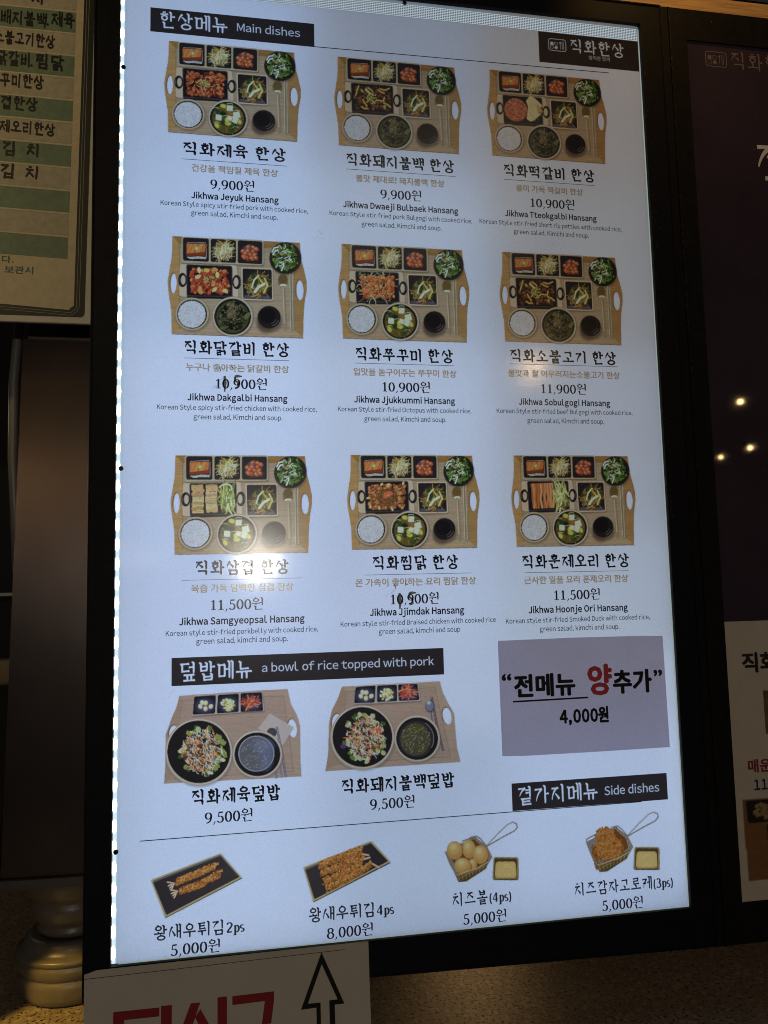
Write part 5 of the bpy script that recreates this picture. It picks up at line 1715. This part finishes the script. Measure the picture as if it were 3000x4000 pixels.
M['poster_photo'] = pbr('poster_photo', (.3, .3, .3), rough=.35)
nt = M['poster_photo'].node_tree
at = N(nt, 'ShaderNodeAttribute', attribute_name='ink')
mu = N(nt, 'ShaderNodeMix', data_type='RGBA', blend_type='MULTIPLY')
mu.inputs['Factor'].default_value = 1
mu.inputs[7].default_value = (.30, .27, .25, 1)
nt.links.new(at.outputs['Color'], mu.inputs[6])
nt.links.new(mu.outputs[2], nt.nodes['Principled BSDF'].inputs['Base Color'])
print_photo('printed_photo', poster_photo(), [(0, 0), (900, 0), (900, 900), (0, 900)], [(671, 108), (800, 108), (800, 20), (673, 20)], 90, 70, YR, M['poster_photo'], RB, pad=0)

# ------------------------------------------------------------------ hand-lettered sign on the left
SG = empty('handwritten_sign', (-.16, .06, .65), 'beige and green striped sign with handwritten Korean marker words at upper left', 'sign')
pl = MB(); pl.box(-420, -12, 55.2, 60, 647, 1180, .8); pl.build('sign_plate', M['plate'], SG)
SH = .0168
def sx_(x, z): return x + (z - 720) * SH       # the print sits slightly askew on its plate
def spoly(P, y0, y1): return MB().prism([(sx_(x, z), z) for x, z in P], y0, y1)
ch = [(-400, 654.6), (-48, 654.6), (-45.5, 656), (-44.4, 659), (-44.4, 1170), (-400, 1170)]
spoly(ch, 54.9, 55.15).build('sign_border', M['s_black'], SG)
ch = [(-400, 666.6), (-132, 666.6), (-60.5, 662.3), (-59, 664.9), (-55.7, 667.2), (-55.7, 1170), (-400, 1170)]
spoly(ch, 54.7, 54.88).build('sign_paper', M['s_paper'], SG)
lines = MB()
for d in (2.8, 5.6):
    P = [(-400, 666.6 - d), (-132, 666.4 - d), (-59.0, 662.0 - d), (-55.4 + d * .6, 665.4 - d * .8), (-55.7 + d, 668 - d * .3), (-55.7 + d, 1170)]
    for a, b in zip(P[:-1], P[1:]):
        n_ = np.array([-(b[1] - a[1]), b[0] - a[0]], float); n_ /= np.linalg.norm(n_); n_ *= .28
        lines.prism([(sx_(a[0] - n_[0], 0 + a[1]), a[1] - n_[1]), (sx_(b[0] - n_[0], b[1]), b[1] - n_[1]), (sx_(b[0] + n_[0], b[1]), b[1] + n_[1]), (sx_(a[0] + n_[0], a[1]), a[1] + n_[1])], 54.72, 54.89)
lines.build('sign_trim_line', M['s_line'], SG)
for k in range(16):
    z0 = 719.9 + k * 26.6
    green = k % 2 == 0
    zl = 4.2 * max(0, 1 - k / 10)
    P = [(-400, z0 + zl * 3), (-63.9, z0), (-63.9, z0 + 24.2), (-400, z0 + 24.2 + zl * 3)]
    spoly(P, 54.55, 54.69).build('sign_row', M['s_green' if green else 's_row'], SG)
    th = .25
    spoly([(-400, z0 + 24.0 + zl * 3), (-63.9, z0 + 24.0), (-63.9, z0 + 24.2 + th), (-400, z0 + 24.2 + th + zl * 3)], 54.5, 54.68).build('row_line', M['s_line'], SG)
for tx, cx, cz, wd, h in (('배지불백', -114.5, 997.5, 50, 16), ('제육', -72.6, 1000, 25.5, 17), ('소불고기한상', -112.9, 972.8, 63.8, 15), ('닭갈비', -124.0, 948.5, 37, 16.5), ('찜닭', -86.1, 948.0, 30.8, 17),
                          ('꾸미한상', -115.0, 922.8, 46.0, 15), ('삼겹한상', -124, 896.4, 52, 15), ('훈제오리한상', -114, 868.5, 70, 14), ('김', -126.2, 842.9, 15.1, 16), ('치', -101.4, 843.0, 15.3, 14),
                          ('김', -127.3, 817.0, 16.6, 16), ('치', -101.8, 817.0, 15.2, 14), ('지', -100, 1024, 14, 15), ('돼', -150, 1024, 14, 15)):
    put_brush('marker_word', tx, cx, cz, wd, h, 54.4, M['s_marker'], SG, w=.175, style='marker', seed=int(abs(cx * 7 + cz)), rot=-.02)
for x, z in ((-89.6, 992.5), (-105.6, 941.8)):
    place_polys('marker_dot', [[(x + 1.5 * math.cos(a), z + 1.5 * math.sin(a)) for a in np.linspace(0, 6.28, 10)[:-1]]], 0, 0, 1, 1, 54.4, M['s_marker'], SG)
put_sans('sign_text', '니다.', -130.5, 716.4, 22, 54.4, M['s_dgreen'], SG, bold=.012, h=8.2)
put_sans('sign_text', '보관시', -113.8, 705.0, 29.2, 54.4, M['s_teal'], SG, bold=.012, h=8.6)

# ------------------------------------------------------------------ steel cabinet, hose, pots, counter
ST = empty('steel_cabinet', (-.04, .2, .05), 'dark scratched stainless steel cabinet below the handwritten sign', 'cabinet')
MB().prism([(-131, 55), (60, 51), (60, 642.5), (-120.5, 642.5)], 100, 300).build('cabinet_body', M['steel'], ST)
MB().prism([(-118, 643), (60, 643), (60, 690), (-117, 690)], 112, 296).build('cabinet_top', M['steel2'], ST)
MB().prism([(-134, 44), (60, 42), (60, 50.6), (-134, 54.4)], 92, 300).build('cabinet_base', M['steel2'], ST)
HO = MB().tube([(-133, 130, 760), (-133, 130, 672), (-137.5, 130, 600), (-136.5, 130, 508), (-133, 131, 448), (-132, 140, 380)], 5.5, 12).build('hose', M['hose'], None, True)
tag(HO, 'grey hose hanging beside the left edge of the steel cabinet', 'hose')
prof = [(-100, 50), (-97, 55), (-90, 57.5), (-80, 59.5), (-74, 60), (-72.5, 58.2), (-70, 58.2), (-68.5, 60.5), (-62, 61.3), (-58, 61.8), (-56.5, 60), (-54.8, 60.2), (-53, 62.6), (-50, 63), (-48.2, 61.6), (-46.5, 57), (-44, 54.5), (-40, 53), (-36, 51.5), (-33.5, 49), (-33, 44), (-36, 30)]
V, F = lathe(-74, 190, prof, 64)
p1 = link('stoneware_pot', mesh('stoneware_pot', V, F, True), M['pot'])
tag(p1, 'wide ribbed stoneware pot lit yellow on the stone counter at lower left', 'pot')
prof = [(-36, 30), (-33, 36), (-30, 39.5), (-26, 40), (-23, 38), (-21, 38.5), (-18, 42.5), (-12, 46), (-4, 48), (3, 48.8), (5, 47), (7, 47), (9, 50), (16, 54), (26, 57), (34, 58.5), (40.5, 58), (41, 50)]
V, F = lathe(-74, 190, prof, 64)
p2 = link('stoneware_pot', mesh('stoneware_pot', V, F, True), M['pot'])
tag(p2, 'narrower dark grey stoneware pot stacked under the steel cabinet', 'pot')
ct = MB().box(-1400, 2600, -700, 520, -140, -100, 3).build('counter_top', M['counter'])
tag(ct, kind='structure')
bk = MB(); bk.box(-1400, 2600, 1500, 1520, -900, 2400); bk = bk.build('back_wall', M['dark']); tag(bk, kind='structure')
# wooden beam behind the tops of the boards
bm_ = MB().box(420, 1400, 50, 95, 1048, 1117.5, 2).build('wooden_beam', M['wood'])
tag(bm_, 'golden lit wooden beam behind the tops of the menu boards', 'beam')
# dim things seen past the cabinet
sh_ = empty('wall_shelf', (-.5, 1.2, .37), 'pale thin shelf with a box in the dark room left of the steel cabinet', 'shelf')
MB().box(-620, -330, 1150, 1290, 352, 360, 1.5).build('shelf_board', pbr('pale_shelf', (.5, .5, .46), rough=.5), sh_)
MB().box(-600, -590, 1160, 1280, 300, 352).build('bracket', M['steel2'], sh_)
MB().box(-420, -410, 1160, 1280, 300, 352).build('bracket', M['steel2'], sh_)
bx = MB().box(-640, -345, 1120, 1200, 150, 205, 6).build('cardboard_box', pbr('cardboard', (.30, .22, .12), rough=.8, noise=(20, .2)))
tag(bx, 'brown box in the dark room past the left side of the cabinet', 'box')
point_lamp('room_bulb', (-.75, .9, .75), .55, (1, .8, .55), .03)

# ------------------------------------------------------------------ dust fluff caught on frames and sign
def fluff(name, spots, n, seed, parent, y):
    r = random.Random(seed)
    V, F = [], []
    for _ in range(n):
        x, z = spots(r)
        a, L, t = r.uniform(0, 6.28), r.uniform(.4, 1.8), r.uniform(.05, .16)
        b = len(V)
        for k in range(4):
            px, pz = x + L * k / 3 * math.cos(a + k * .5), z + L * k / 3 * math.sin(a + k * .5)
            yy = y - r.uniform(0.05, .9)
            V += [((px - t * math.sin(a)) * MM, yy * MM, (pz + t * math.cos(a)) * MM), ((px + t * math.sin(a)) * MM, yy * MM, (pz - t * math.cos(a)) * MM)]
        for k in range(3): F.append((b + 2 * k, b + 2 * k + 1, b + 2 * k + 3, b + 2 * k + 2))
    o = link(name, mesh(name, V, F), M['dust'], parent)
    o['kind'] = 'stuff'
    return o


fluff('dust', lambda r: (638.4 + r.gauss(0, .5), 1045 - abs(r.gauss(0, 330))), 260, 1, RB, -4.6)
fluff('dust', lambda r: (602 + abs(r.gauss(0, 3)), r.uniform(420, 1020)), 170, 2, BOARD, -3.5)
fluff('dust', lambda r: (r.uniform(665, 800), r.uniform(560, 1040)), 70, 3, RB, -2.6)
fluff('dust', lambda r: (r.uniform(-140, -50), r.uniform(670, 1020)), 300, 4, SG, 54.4)
fluff('dust', lambda r: (r.uniform(480, 800), 1051 + r.uniform(-1, .4)), 120, 5, RB, 0)
